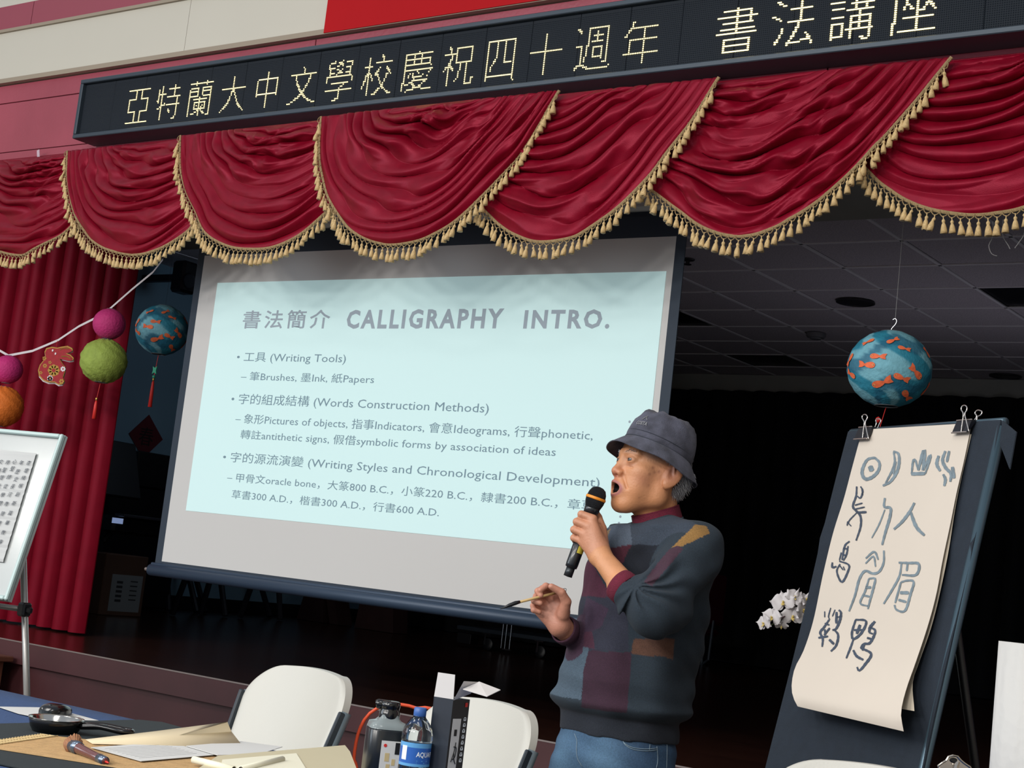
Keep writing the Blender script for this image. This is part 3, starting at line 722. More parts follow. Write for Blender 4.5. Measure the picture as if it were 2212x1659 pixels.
# electronic keyboard on an X stand
kb = thing('electronic_keyboard', 'black electronic keyboard with a small lit display beside the stage curtain', 'keyboard', onX(280, 1130, -8.3))
ka, kb_ = onX(212, 1122, -8.3), onX(390, 1148, -8.3)
zk = ka[2]-.0; y0k, y1k = ka[1], kb_[1]
b = MB().box((-8.3, (y0k+y1k)/2, zk-.02), (.32, y1k-y0k, .12), bev=.02); b.build('case', m_kw, kb)
b = MB().box((-8.12, (y0k+y1k)/2, zk+.045), (.10, (y1k-y0k)*.94, .02), bev=.004); b.build('keys', mat('keys_grey', (60, 62, 70), .4), kb)
p = onX(254, 1125, -8.135); b = MB().box(p, (.012, .085, .036)); b.build('lit_display', mat('lcd_light', (120, 140, 190), .4, emit=(150, 170, 215), es=.55), kb)
b = MB()
for (u0, v0, u1, v1) in ((222, 1140, 190, 1340), (214, 1145, 200, 1250), (240, 1150, 222, 1170), (205, 1165, 196, 1220)):
    b.tube([onX(u0, v0, -8.25), onX(u1, v1, -8.25)], .02, n=6)
b.build('stand_leg', m_dark, kb)
# music stand, monitor and dark shelf behind
t = thing('upright_shelf', 'tall dark shelving unit behind the keyboard at the stage side wall', 'shelf', (-9.0, 7.7, ZS))
y0, y1 = onX(262, 980, -9.0)[1], onX(372, 990, -9.0)[1]; z1_ = onX(330, 985, -9.0)[2]
b = MB()
b.box((-9.0, (y0+y1)/2, z1_-.12), (.4, y1-y0, .26), bev=.01); b.build('top_cabinet', m_darkp, t)
b = MB().box((-9.0, y1-.42, (ZS+z1_)/2-.12), (.38, .84, z1_-ZS-.27), bev=.01); b.build('cabinet_body', m_darkp, t)
b = MB().tube([(-8.98, y0+.05, ZS), (-8.98, y0+.05, z1_-.25)], .018, n=8); b.build('post', m_dark, t)
t = thing('music_stand', 'black music stand between the curtain and the keyboard', 'music stand', floorp(195, 1330))
q = onX(232, 1010, -8.6)
b = MB().box(q, (.03, .55, .42), ax=[(math.cos(.35), 0, math.sin(.35)), (0, 1, 0), (-math.sin(.35), 0, math.cos(.35))], bev=.01); b.build('desk', m_darkp, t)
b = MB().tube([q, (q[0], q[1], ZS+.02)], .014, n=8); b.build('pole', m_dark, t)
b = MB()
for k in range(3): w = 2*PI*k/3; b.tube([(q[0], q[1], ZS+.16), (q[0]+.25*math.cos(w), q[1]+.25*math.sin(w), ZS+.012)], .010, n=6)
b.build('tripod_base', m_dark, t)
# cardboard box with white label
p = floorp(222, 1325); t = thing('cardboard_box', 'brown cardboard box with a white printed label on the dark stage', 'box', p)
b = MB().box(p+(0, 0, .20), (.34, .36, .40), bev=.006); b.build('carton', mat('cardboard', (92, 66, 52), .8, noise=(8, .1)), t)
b = MB()
b.box(p+(.171, .02, .15), (.002, .26, .24)); b.build('label', mat('label_white', (140, 146, 150), .7), t)
b = MB()
for k in range(5): b.box(p+(.1725, .08, .23-.03*k), (.001, .06, .008)); b.box(p+(.1725, -.04, .22-.03*k), (.001, .05, .016))
b.build('printed_lines', mat('print_dark', (50, 52, 58), .7), t)
# dark speaker high up beside the screen
p = onX(398, 600, -8.8); t = thing('wall_loudspeaker', 'dark round-fronted loudspeaker high on the side wall beside the screen top', 'speaker', p)
b = MB().box(p, (.14, .15, .24), bev=.02); b.build('cabinet', m_darkp, t)
b = MB().lathe([(.0, 0), (.05, .002), (.06, .008), (.064, 0)], p+(.071, -.01, -.03), (1, 0, 0), n=24, cap=False); b.build('driver_cone', m_dark, t)
b = MB().box(p+(-.26, 0, 0), (.38, .05, .05)); b.build('wall_bracket', m_dark, t)
# folding X stands under the screen
def xstand(feet, tops, lab, r=.022):
    F0 = [floorp(*f) for f in feet]; F0 = [np.array([max(q[0], -8.80), q[1], q[2]]) for q in F0]; c = np.mean(F0, axis=0); t = thing('folding_stand', lab, 'stand', c, 'folding stands under the screen')
    tp = []
    for f, (u, v) in zip(F0, tops):
        q = onY(u, v, f[1]); q = np.array([max(q[0], -9.1), f[1], max(q[2], ZS+.5)]); tp.append(q)
        b = MB(); b.tube([f+(0, 0, .012), q], r, n=8); b.build('leg', m_dark, t)
    zz = max(q[2] for q in tp)
    b = MB().tube([tp[0], tp[-1]], r*.9, n=8); b.build('crossbar', m_dark, t)
    return t
xstand([(306, 1312), (378, 1316)], [(355, 1200), (330, 1190)], 'folding stand leg pair nearest the bottom left corner of the screen')
xstand([(406, 1322), (372, 1330)], [(386, 1225), (420, 1225)], 'dark crossed folding stand second from the left under the screen')
xstand([(432, 1330), (486, 1334)], [(466, 1240), (462, 1235)], 'dark crossed folding stand third from the left under the screen')
xstand([(524, 1326), (518, 1336), (605, 1341)], [(508, 1245), (562, 1245), (592, 1255)], 'dark three-legged folding stand in the middle under the screen')
# wooden A-frame
t = thing('trestle_easel', 'broad brown wooden trestle standing under the middle of the screen', 'trestle', floorp(690, 1345))
fy = floorp(690, 1345)[1]
mw_ = mat('dark_trestle_wood', (52, 30, 30), .6, noise=(6, .2))
for L, nm in (([(640, 1340), (698, 1343), (700, 1270), (664, 1262)], 'side_panel'), ([(712, 1345), (730, 1347), (718, 1268), (702, 1268)], 'leg'), ([(766, 1350), (850, 1358), (850, 1270), (785, 1262)], 'side_panel')):
    P = pxs(L, fy); z = min(p[2] for p in P); P = [np.array([p[0], p[1], max(p[2]-z+ZS+.004, ZS+.004)]) for p in P]
    P = [q if q[2] > ZS+.1 else np.array([q[0], q[1], ZS+.004]) for q in P]
    b = MB().prism(P, (0, .18, 0)); b.build(nm, mw_, t)
P = pxs([(664, 1270), (850, 1275), (850, 1240), (664, 1236)], fy); b = MB().prism(P, (0, .2, 0)); b.build('top_beam', mw_, t)
# rolling cart with casters
cf = floorp(1045, 1405); yc = cf[1]
t = thing('rolling_cart', 'black rolling cart with metal casters behind the screen bar', 'cart', (cf[0], yc, ZS))
xa_, xb_ = onY(985, 1370, yc)[0], onY(1225, 1390, yc)[0]; zp = onY(1050, 1367, yc)[2]
b = MB().box(((xa_+xb_)/2, yc+.3, zp+.012), (xb_-xa_, .6, .03), bev=.004); b.build('platform', mat('cart_steel', (58, 66, 76), .35, .5), t)
m_ch = mat('chrome', (210, 214, 218), .18, 1.0)
for u in (1045, 1160):
    x = onY(u, 1390, yc)[0]; hgt_ = zp-ZS; wr_ = hgt_*.36
    b = MB().lathe([(0, -.012), (wr_*.9, -.012), (wr_, -.008), (wr_, .008), (wr_*.9, .012), (0, .012)], (x+.02, yc+.03, ZS+wr_), (0, 1, 0), n=24); w_ = b.build('caster', m_darkp, t, True)
    b = MB().box((x-.002, yc+.012, ZS+wr_+hgt_*.28), (.014, .004, hgt_*.62)); b.box((x+.01, yc+.03, zp-.006), (.075, .05, .006)); b.build('caster_fork', m_ch, t)
b = MB()
for u in (1091, 1099, 1109): 
    x = onY(u, 1350, yc)[0]; b.tube([(x, yc-.02, zp-.09), (x, yc-.02, zp+.34)], .0035, n=6)
b.box((onY(1100, 1390, yc)[0], yc-.02, zp-.095), (.075, .02, .01)); b.build('wire_rack', m_ch, t)
p1, p2 = onY(988, 1366, yc), onY(1015, 1392, yc)
b = MB().box(((p1[0]+p2[0])/2, yc+.05, (p1[2]+p2[2])/2), (abs(p2[0]-p1[0]), .1, abs(p1[2]-p2[2])), bev=.003); b.build('drawer_unit', m_darkp, t)
# stacking chair on the stage, right of the speaker
p = floorp(1516, 1436); yq = p[1]
t = thing('stacking_chair', 'maroon backed chair with grey tube legs on the dark stage behind the man', 'chair', p)
mg_ = mat('grey_tube', (74, 84, 96), .4, .3)
def cp(u, v): return onY(u, v, yq)
b = MB().tube([cp(1515, 1440), cp(1523, 1340)], .012, n=8); b.build('leg', mg_, t)
b = MB().tube([cp(1492, 1438), cp(1512, 1438), cp(1530, 1425), cp(1537, 1372), cp(1541, 1340)], .013, n=8); b.build('leg', mg_, t)
q0 = cp(1538, 1300)
b = MB().box(q0+(0, 0, .02), (.05, .40, .42), bev=.02); b.build('backrest', mat('maroon_vinyl', (96, 22, 40), .6), t)
b = MB().box((q0[0]-.22, q0[1], q0[2]-.26), (.42, .42, .05), bev=.02); b.build('seat', mat('maroon_vinyl', (96, 22, 40), .6), t)
for sy in (-.18, .18):
    b = MB().tube([(q0[0]-.4, q0[1]+sy, q0[2]-.28), (q0[0]-.42, q0[1]+sy, ZS+.012)], .012, n=8); b.build('leg', mg_, t)
# grey ribbon curls dangling from the right-hand swag
for (L, lab) in (([(2166, 508), (2178, 530), (2182, 538)], 'short silver ribbon end hanging under the right-hand swag'), ([(2212, 505), (2200, 525), (2192, 536)], 'silver ribbon strand hanging at the right-hand swag hem'), ([(2144, 512), (2136, 530), (2142, 548), (2154, 553)], 'thin curled silver ribbon loop below the right-hand swag')):
    b = MB(); b.tube(crs([onY(L[0][0]+1, L[0][1]-34, 4.45)]+[onY(u, v, 4.47) for u, v in L], 14), .0014, n=5, flat=.5); tag(b.build('ribbon_end', mat('silver_ribbon', (92, 90, 90), .5)), lab, 'ribbon')
# wooden cabinet corner at the far left in front of the stage
q = onY(12, 1462, YF-.3); t = thing('wooden_cabinet', 'low brown wooden cabinet corner at the foot of the stage far left', 'cabinet', (q[0]-.4, YF-.28, 0))
mwd = mat('cabinet_wood', (92, 54, 40), .45, noise=(6, .25), stretch=(1, 1, .2))
xr0 = onY(26, 1452, YF-.05)[0]; zt0 = onY(20, 1450, YF-.5)[2]
b = MB().box((xr0-.5, YF-.28, zt0-.012), (1.0, .46, .025), bev=.004); b.build('top', mwd, t)
b = MB().box((xr0-.52, YF-.28, (zt0-.026)/2), (.96, .42, zt0-.026), bev=.004); b.build('body', mwd, t)
# ------------------------------------------------------------------ whiteboard easel on the left
def hor(u, v):
    w = RCW @ _cd(u, v); w[2] = 0; return w/np.linalg.norm(w)
def solve_plane(P0, w, p_top, p_bot, L=.6):
    """lean of a board through P0 with level direction w so that its side runs through p_bot"""
    nh = np.cross(w, [0, 0, 1.]); nh = nh if nh @ (P0-CAM) > 0 else -nh
    best = None
    for th in np.radians(np.arange(-5, 45, .25)):
        s = np.array([0, 0, 1.])*math.cos(th)+nh*math.sin(th); q = RCW.T@(P0-s*L-CAM); u = CXP-F_PX*q[0]/q[2]; v = CYP+F_PX*q[1]/q[2]
        e = abs((u-p_top[0])/(v-p_top[1])-(p_bot[0]-p_top[0])/(p_bot[1]-p_top[1]))
        if best is None or e < best[0]: best = (e, th, s)
    s = best[2]; n = np.cross(w, s); n = n if n @ (CAM-P0) > 0 else -n
    return s, n/np.linalg.norm(n)
P0 = dep(140, 940, 4.8); w1 = -hor(-7500, 254); s1, n1 = solve_plane(P0, w1, (140, 940), (18, 1298))
bh = P0-onP(18, 1298, P0, n1); Hb = float(bh @ s1)
wt = thing('whiteboard_easel', 'whiteboard on a silver easel with handwritten calligraphy sheet at the left edge', 'whiteboard', (P0[0]-.6, P0[1], 0))
mwb = mat('whiteboard_face', (172, 176, 175), .18, noise=(2, .02), coat=.3)
mwf = mat('whiteboard_frame', (168, 188, 186), .35)
A3 = [w1, n1, s1]; Wb = 1.2
cb = P0-w1*Wb/2-s1*Hb/2
MB().box(cb-n1*.010, (Wb, .014, Hb), A3).build('board', mwb, wt)
b = MB(); fwid = .013
for (dx, dz, sx, sz) in ((Wb/2-fwid/2, 0, fwid, Hb), (-Wb/2+fwid/2, 0, fwid, Hb), (0, Hb/2-fwid/2, Wb-2*fwid, fwid), (0, -Hb/2+fwid/2, Wb-2*fwid, fwid)):
    b.box(cb+w1*dx+s1*dz, (sx, .020, sz), A3, bev=.003)
b.build('frame', mwf, wt)
mleg = mat('easel_leg_silver', (160, 158, 156), .35, .6); mjt = mat('easel_joint_black', (18, 18, 24), .4)
lt = dep(50, 1210, 4.86); lb_ = onZ(58, 1515, .0); 
q = RCW.T@(lt-CAM); d_ = dep(57, 1500, 4.83)-lt; lb_ = lt+d_*(lt[2]/-d_[2])
b = MB().tube([lt-d_*.3, lb_+(0, 0, .02)], .0105, n=10); b.build('leg', mleg, wt, True)
b = MB().tube([lb_+(0, 0, .0), lb_+(0, 0, .03)], .014, n=10); b.build('rubber_foot', mjt, wt, True)
jn = lt+d_*((1317-1210)/290)
b = MB().box(jn, (.034, .034, .044), bev=.006); b.box(jn+(.02, 0, .0), (.03, .016, .02), bev=.004); b.build('joint', mjt, wt)
b = MB().tube([jn, jn-w1*1.0], .009, n=8); b.build('crossbar', mleg, wt, True)
l2 = lt-w1*1.05
b = MB().tube([l2-d_*.3, np.array([l2[0]-.1, l2[1], .02])], .0105, n=10); b.build('leg', mleg, wt, True)
l3 = (lt+l2)/2-n1*.12
b = MB().tube([l3, np.array([l3[0], l3[1]+.55, .02])], .0105, n=10); b.build('leg', mleg, wt, True)
# calligraphy sheet taped on the board
sh = thing('calligraphy_sheet', 'pleated white sheet of brush handwriting taped on the whiteboard', 'paper', onP(30, 1200, P0, n1))
tr = onP(80, 980, P0, n1); br = onP(8, 1215, P0, n1)
G = []
for k in range(41):
    t = k/40; a = tr*(1-t)+br*t; row = []
    for i in range(9):
        f = i/8; row.append(a-w1*.62*f+n1*(.003+.0022*abs(math.sin(k*PI/2.5))*(1 if i < 2 else .2)))
    G.append(row)
MB().solid(G, -n1*.0008).build('sheet', mat('thin_paper', (178, 179, 178), .6, noise=(8, .03)), sh)
mink = mat('ink_black', (40, 48, 60), .6)
cols = [('杏壇絳帳創斯篇華教傳', [(445, 285), (408, 400), (365, 510), (325, 630), (280, 755), (225, 890), (170, 1035), (125, 1180), (65, 1325), (20, 1465)]),
        ('年歷史長河青簡豐', [(335, 285), (275, 420), (255, 530), (205, 640), (160, 760), (110, 900), (55, 1045), (5, 1185)]),
        ('心堅師從學問', [(235, 270), (200, 375), (150, 500), (100, 635), (55, 765), (15, 890)]),
        ('齊聖賢此', [(130, 280), (80, 395), (40, 510), (5, 630)]), ('文產', [(30, 270), (0, 400)])]
for body, L in cols:
    b = MB()
    for ch, (u, v) in zip(body, L):
        u0, v0 = u/6.9125, 960+v/6.9125; c = onP(u0, v0, P0, n1); hh = rad(10.5, c)
        text_on(b, ch, c-w1*hh*.52-s1*hh*.5, w1, s1, n1, .0078, width=hh*.95, height=hh, fit=True, shear=.22)
    b.build('handwriting', mink, sh, kind='stuff')

# ------------------------------------------------------------------ table and cloth
ZT = .75; YE = 2.335
tb_ = thing('folding_table', 'long folding table under a blue cloth in the foreground', 'table', (-1.9, 1.6, 0))
XL, XR, YN = -4.4, .75, 1.0
MB().box(((XL+XR)/2, (YE+YN)/2, ZT-.024), (XR-XL-.02, YE-YN-.02, .036), bev=.008).build('tabletop', mat('table_plastic', (190, 190, 186), .5), tb_)
for x in (XL+.3, (XL+XR)/2, XR-.2):
    for y in (YE-.12, YN+.12): MB().tube([(x, y, .0), (x, y, ZT-.042)], .014, n=8).build('leg', mleg, tb_)
mcl = mat('blue_tablecloth', (44, 70, 112), .85, noise=(90, .10), bump=(300, .2))
G = []
for i in range(61):
    x = XL-.006+(XR-XL+.012)*i/60; row = []
    rr = .004*math.sin(x*9)+.003*math.sin(x*23)
    for t in (0, .25, .5, .75): row.append((x, YE+.012+rr*3*(1-t)+.010*math.sin(x*31)*(1-t), .60+(ZT-.03-.60)*t))
    row.append((x, YE+.008, ZT-.004)); row.append((x, YE+.002, ZT+.0005))
    for j in range(1, 17):
        y = YE-(YE-YN)*j/16; row.append((x, y, ZT+.0008+.0012*max(0, math.sin(x*7+y*11))*max(0, math.sin(3*x-y*5))))
    row.append((x, YN-.004, ZT-.003)); row.append((x, YN-.008, ZT-.1)); row.append((x, YN-.012, .3))
    G.append(row)
o = MB().grid(G).build('tablecloth', mcl, smooth=True); tag(o, 'royal blue cloth covering the foreground table', 'tablecloth')
def flat(name, px, z, th, m, label, cat, group=None, parent=None, wave=0):
    P = [onZ(u, v, z) for u, v in px]; b = MB().prism(P, (0, 0, th)); o = b.build(name, m, parent)
    if parent is None: tag(o, label, cat, group)
    return o
mfelt = mat('black_felt', (26, 36, 40), .95, noise=(200, .2))
flat('felt_mat', [(-60, 1566), (60, 1563), (160, 1560), (250, 1557), (300, 1556), (350, 1561), (420, 1580), (560, 1625), (700, 1720), (400, 1760), (180, 1690), (-60, 1640)], ZT+.0025, .0016, mfelt, 'dark felt writing mat laid over the blue tablecloth', 'mat')
mp = mat('paper_white', (200, 200, 198), .75, noise=(5, .02)); mpc = mat('paper_cream', (208, 192, 160), .75, noise=(4, .03)); mpy = mat('folder_cream', (192, 182, 152), .7, noise=(5, .02))
flat('paper_sheet', [(-5, 1527), (103, 1529), (150, 1540), (213, 1557), (150, 1556), (85, 1551), (40, 1542)], ZT+.003, .0008, mp, 'small white sheet lying under the computer mouse', 'paper')
# bamboo mat
bm = thing('bamboo_mat', 'tan woven bamboo brush mat spread across the felt', 'mat', onZ(200, 1620, ZT+.0042))
mb_ = mat('bamboo_slats', (186, 152, 106), .6, noise=(60, .14), stretch=(1, 1, 1)); mbt = mat('bamboo_binding', (196, 172, 124), .7)
A_, B_, C_, D_ = onZ(-30, 1604, ZT+.005), onZ(80, 1587, ZT+.005), onZ(470, 1655, ZT+.005), onZ(270, 1668, ZT+.005)
A_ = onZ(-60, 1610, ZT+.005); D_ = onZ(360, 1676, ZT+.005); B_ = onZ(86, 1589, ZT+.005); C_ = onZ(560, 1640, ZT+.005)
b = MB(); ns = 96
for k in range(ns):
    t = (k+.5)/ns; p = A_*(1-t)+B_*t; q = D_*(1-t)+C_*t; h = .0012*math.sin(k*2.4)
    nm_ = np.cross(q-p, [0, 0, 1.]); nm_ /= np.linalg.norm(nm_); w_ = float(np.linalg.norm((B_-A_)))/ns*.46
    V = [p+nm_*w_, p-nm_*w_, q-nm_*w_, q+nm_*w_]; b.prism([v+(0, 0, h*.3) for v in V], (0, 0, .0022))
b.build('bamboo_slats', mb_, bm, kind='stuff')
b = MB()
for t in (.01, .045, .08): 
    p = A_+(D_-A_)*t; q = B_+(C_-B_)*t; 
    b.tube([p+(0, 0, .0032), q+(0, 0, .0032)], .0012, n=5)
for k in range(24):
    t = k/23; p = A_*(1-t)+B_*t; q = p+(D_-A_)*.085; b.tube([p+(0, 0, .0032), q+(0, 0, .0032)], .0010, n=4)
b.build('woven_edge', mbt, bm, kind='stuff')
# mouse
c = onZ(119, 1543, ZT+.004); t = thing('computer_mouse', 'glossy black computer mouse on the white sheet', 'mouse', c)
rx = hor(1106, 829); rt = np.array([rx[1], -rx[0], 0])
mbk = mat('gloss_black', (10, 11, 14), .2, coat=.2); mbs = mat('satin_black', (26, 34, 38), .35)
G = []
for i in range(13):
    a = -1+2*i/12; row = []
    for j in range(17):
        w = PI*j/16; wd = math.sqrt(max(0, 1-abs(a)**3.2))*(1-.10*abs(a)); hh = (.031-.006*a*0-.007*(a > 0)*a)*(1-abs(a)**3.0)**.5
        row.append(c+rt*(math.copysign(abs(math.cos(w))**.62, math.cos(w))*.028*wd)+rx*(a*.046)+np.array([0, 0, .001+.70*hh*math.sin(w)**.62]))
    G.append(row)
ya = -.25; cr, sr = math.cos(ya), math.sin(ya)
rot = lambda p: c+np.array([(p-c)[0]*cr-(p-c)[1]*sr, (p-c)[0]*sr+(p-c)[1]*cr, (p-c)[2]])
G = [[rot(p) for p in r] for r in G]
MB().grid(G).build('shell', mbk, t, True)
b = MB().lathe([(0, -.0025), (.0045, -.0025), (.0045, .0025), (0, .0025)], rot(c-rx*.024+(0, 0, .0185)), rt, n=14); b.build('scroll_wheel', mbs, t, True)
MB().prism([rot(c+rt*(.028*math.cos(q))*.96+rx*.046*math.sin(q)) for q in np.linspace(0, 2*PI, 25)[:-1]], (0, 0, .010)).build('base', mbs, t)
# steel dish with black handle
c = onZ(118, 1580, ZT+.005); rd = rad(59, c)
t = thing('steel_dish', 'small shiny steel ink pan with a black handle on the felt', 'pan', c)
mst = mat('polished_steel', (200, 196, 190), .14, 1.0)
MB().lathe([(0, .004), (rd*.78, .004), (rd*.86, .010), (rd*.95, .024), (rd, .0265), (rd*1.01, .0255)], c, n=40, cap=False).build('bowl', mst, t, True)
MB().lathe([(0, 0), (rd*.80, 0), (rd*.90, .008), (rd*.985, .0235), (rd*.97, .0245), (rd*.85, .0085), (rd*.7, .002), (0, .002)], c, n=40, cap=False).build('black_outside', mbk, t, True)
h0 = c+rt*rd*.95+(0, 0, .016); h1 = onZ(285, 1581, ZT+.02)
hd = h1-h0; pr = np.cross(hd, [0, 0, 1.]); pr /= np.linalg.norm(pr)
b = MB(); loop = [h0+pr*.010, h0+hd*.35+pr*.013+(0, 0, .004), h0+hd*.8+pr*.017, h0+hd*.97+pr*.010, h0+hd+pr*0, h0+hd*.97-pr*.010, h0+hd*.8-pr*.017, h0+hd*.35-pr*.013+(0, 0, .004), h0-pr*.010]
b.tube(crs(loop, 40), .0055, n=8, flat=1.0); b.tube([h0, h0+hd*.5+(0, 0, .003)], [.014, .010], n=8, flat=.5); b.build('handle', mbk, t, True)
# brush on the mat
a, e = onZ(160, 1612, ZT+.018), onZ(228, 1645, ZT+.012); t = thing('ink_brush', 'thick calligraphy brush with a blunt brown bristle head lying on the bamboo mat', 'brush', (a+e)/2-(0, 0, .012))
dv = (e-a)/np.linalg.norm(e-a); Lh = np.linalg.norm(e-a)
MB().tube([a, a+dv*Lh*.15, a+dv*Lh*.3, a+dv*Lh*.6, a+dv*Lh*.93, e], [.0105, .010, .0085, .0075, .0078, .006], n=16).build('handle', mat('lacquer_brown', (96, 52, 52), .2, coat=.5), t, True)
MB().tube([a-dv*.004, a+dv*Lh*.16], [.0118, .0112], n=16).build('ferrule', mat('ferrule_steel', (110, 122, 140), .25, .8), t, True)
MB().tube([a+dv*Lh*.80, a+dv*Lh*.99], [.0083, .0080], n=16).build('end_cap', mat('ferrule_steel', (90, 90, 100), .25, .8), t, True)
MB().tube([e, e+dv*.006, e+dv*.012], [.002, .0018, .001], n=6).build('red_loop', m_red, t)
b = MB(); rr = random.Random(9); up = np.array([0, 0, 1.]); sd0 = np.cross(dv, up)
b.tube([a+dv*.002, a-dv*.008-up*.001, a-dv*.018-sd0*.004, a-dv*.026-sd0*.009+up*.003, a-dv*.030-sd0*.014+up*.007], [.0100, .0135, .0150, .0120, .0040], n=14)
for k in range(60):
    an = rr.uniform(0, 2*PI); q = math.sqrt(rr.random()); sd = np.cross(dv, up)
    q = .95; o0 = a+(sd*math.cos(an)+up*math.sin(an))*.0095*q; tip = o0-dv*rr.uniform(.022, .030)+(sd*math.cos(an)+up*math.sin(an))*.002-sd*.010+up*rr.uniform(.000, .007)
    b.tube([o0+dv*.004, (o0+tip)/2+(sd*math.cos(an)+up*math.sin(an))*.0045, tip], [.0016, .0018, .0006], n=5)
b.build('bristles', mat('goat_bristle', (146, 100, 68), .7, noise=(300, .3)), t, kind='stuff')
# papers
o = flat('paper_sheet', [(196, 1615), (365, 1604), (468, 1631), (305, 1645)], ZT+.0095, .0008, mp, 'printed white sheet lying flat on the bamboo mat', 'paper')
b = MB()
for k in range(9):
    u, v = 255+k*18, 1634-k*1.3
    t0 = .12+.085*k; pa = onZ(196, 1615, ZT+.0104)*(1-t0)+onZ(305, 1645, ZT+.0104)*t0; pb_ = onZ(365, 1604, ZT+.0104)*(1-t0)+onZ(468, 1631, ZT+.0104)*t0
    a0, a1 = pa*.9+pb_*.1, pa*.15+pb_*.85
    b.prism([a0, a1, a1+(.0, .0022, 0), a0+(0, .0022, 0)], (0, 0, .0003))
ob = b.build('printed_lines', mat('faint_print', (170, 172, 176), .7), None); ob.parent = o
off = ORG[o.name]; ob.location = tuple(ORG[ob.name]-off)
ob['kind'] = 'stuff'
P = [onZ(185, 1597, ZT+.010), onZ(200, 1606, ZT+.010), onZ(400, 1612, ZT+.010), onZ(520, 1606, ZT+.012), onZ(500, 1580, ZT+.03), onZ(491, 1559, ZT+.05), onZ(440, 1566, ZT+.04), onZ(330, 1580, ZT+.022)]
cc = np.mean(P, axis=0); b = MB(); V = P+[cc]; b.add([*V, *[v-(0, 0, .0012) for v in V]], [(k, (k+1) % 8, 8) for k in range(8)]+[((k+1) % 8+9, k+9, 17) for k in range(8)]+[(k, k+9, (k+1) % 8+9, (k+1) % 8) for k in range(8)])
tag(b.build('paper_sheet', mpc, smooth=True), 'large cream sheet curling up against the left white chair', 'paper')
flat('paper_sheet', [(402, 1612), (520, 1602), (610, 1614), (560, 1630), (470, 1632)], ZT+.0115, .001, mp, 'pale sheet between the curled cream paper and the cream folder', 'paper')
fo = thing('paper_folder', 'open cream paper folder at the bottom of the table', 'folder', onZ(600, 1650, ZT+.012))
flat('folder_back', [(470, 1634), (745, 1611), (756, 1625), (775, 1675), (480, 1700), (400, 1680)], ZT+.013, .0014, mpy, None, None, parent=fo)
flat('inner_sheet', [(480, 1642), (640, 1628), (660, 1660), (470, 1690)], ZT+.015, .0010, mat('paper_ivory', (226, 222, 200), .7), None, None, parent=fo)
rl = [((418, 1641), (505, 1662), .0062, 'rolled pale paper tube nearest the bamboo mat'), ((520, 1662), (610, 1640), .0058, 'rolled translucent paper tube crossing the folder bottom')]
for (a, e, r, lab) in rl:
    a, e = onZ(*a, ZT+.018), onZ(*e, ZT+.018); dv = e-a; dv /= np.linalg.norm(dv)
    b = MB().lathe([(r*.8, 0), (r, 0), (r, float(np.linalg.norm(e-a))), (r*.8, float(np.linalg.norm(e-a)))], a, dv, n=16, cap=False); b.lathe([(r*.45, -.003), (r*.5, .02)], a, dv, n=12, cap=False); tag(b.build('paper_roll', mat('paper_ivory', (222, 218, 200), .6), smooth=True), lab, 'paper roll')

# ------------------------------------------------------------------ bottles and box
gl = mat('clear_plastic', (236, 244, 248), .05, trans=1.0, ior=1.35)
def updir(u, v0, d): 
    c = dep(u, v0, d); return c
# black ink bottle
c = onZ(822, 1703, ZT+.004); dd = float(-(RCW.T@(c-CAM))[2]); k_ = dd/F_PX
def zat(c, v, u): p = onP(u, v, c, hor(1106, 829)); return p[2]-c[2]
t = thing('ink_bottle', 'square black ink bottle with a black pump cap beside the water bottle', 'bottle', c)
bw = .036; ax_ = [rt*math.cos(.25)+rx*math.sin(.25), -rt*math.sin(.25)+rx*math.cos(.25), np.array([0, 0, 1.])]
zs, zn, zc0, zc1 = zat(c, 1574, 826), zat(c, 1548, 828), zat(c, 1546, 828), zat(c, 1513, 830)
def sqprof(mb, c, L, ax, n=7, rr_=.25, mi=0, cap=True):
    """stack of rounded squares: (half width, height)"""
    V = []
    ang = []
    for (h, z) in L:
        for k in range(4*n):
            q = 2*PI*k/(4*n); x, y = math.cos(q), math.sin(q); p = 5.0; s = (abs(x)**p+abs(y)**p)**(-1/p)
            V.append(np.array(c)+ax[0]*h*s*x+ax[1]*h*s*y+ax[2]*z)
    m = 4*n; Fs = [(i*m+k, i*m+(k+1) % m, (i+1)*m+(k+1) % m, (i+1)*m+k) for i in range(len(L)-1) for k in range(m)]
    if cap: Fs += [tuple(range(m))[::-1], tuple(range((len(L)-1)*m, len(L)*m))]
    return mb.add(V, Fs, mi)
sqprof(MB(), c, [(bw*.9, 0), (bw, .004), (bw, zs), (bw*.97, zs+.002)], ax_).build('ink_body', mat('ink_dark_plastic', (16, 22, 28), .28, coat=.1), t, True)
sqprof(MB(), c, [(bw*.98, zs+.0025), (bw*.9, zs+.012), (bw*.62, zn-.006), (.017, zn), (.015, zn+.006)], ax_, cap=False).build('clear_shoulder', mat('cloudy_plastic', (176, 188, 190), .15, trans=.55, ior=1.3), t, True)
b = MB().lathe([(.0165, zn-.008), (.0185, zn-.002), (.0185, zn+.010), (.0165, zn+.013), (.0165, zc1-.012), (.0175, zc1-.010), (.0175, zc1-.002), (.014, zc1), (0, zc1)], c, n=28)
b.build('cap', mbk, t, True)
b = MB().tube([c+(0, 0, zc1-.007), c+(0, 0, zc1-.007)-rt*.022, c+(0, 0, zc1-.008)-rt*.026], [.008, .0085, .0075], n=14); b.build('spout', mbk, t, True)
fn = -ax_[1]; fc = c+fn*(bw+.0006)+np.array([0, 0, (zs-.02)*.5])
lw_, lh_ = .036, zs-.02
MB().box(fc+(0, 0, .004)+ax_[0]*.003, (lw_, .001, lh_), ax_).build('label', mat('label_paper', (206, 206, 204), .6), t)
b = MB(); lt_ = fc+(0, 0, .004+lh_*.5)+ax_[0]*.003
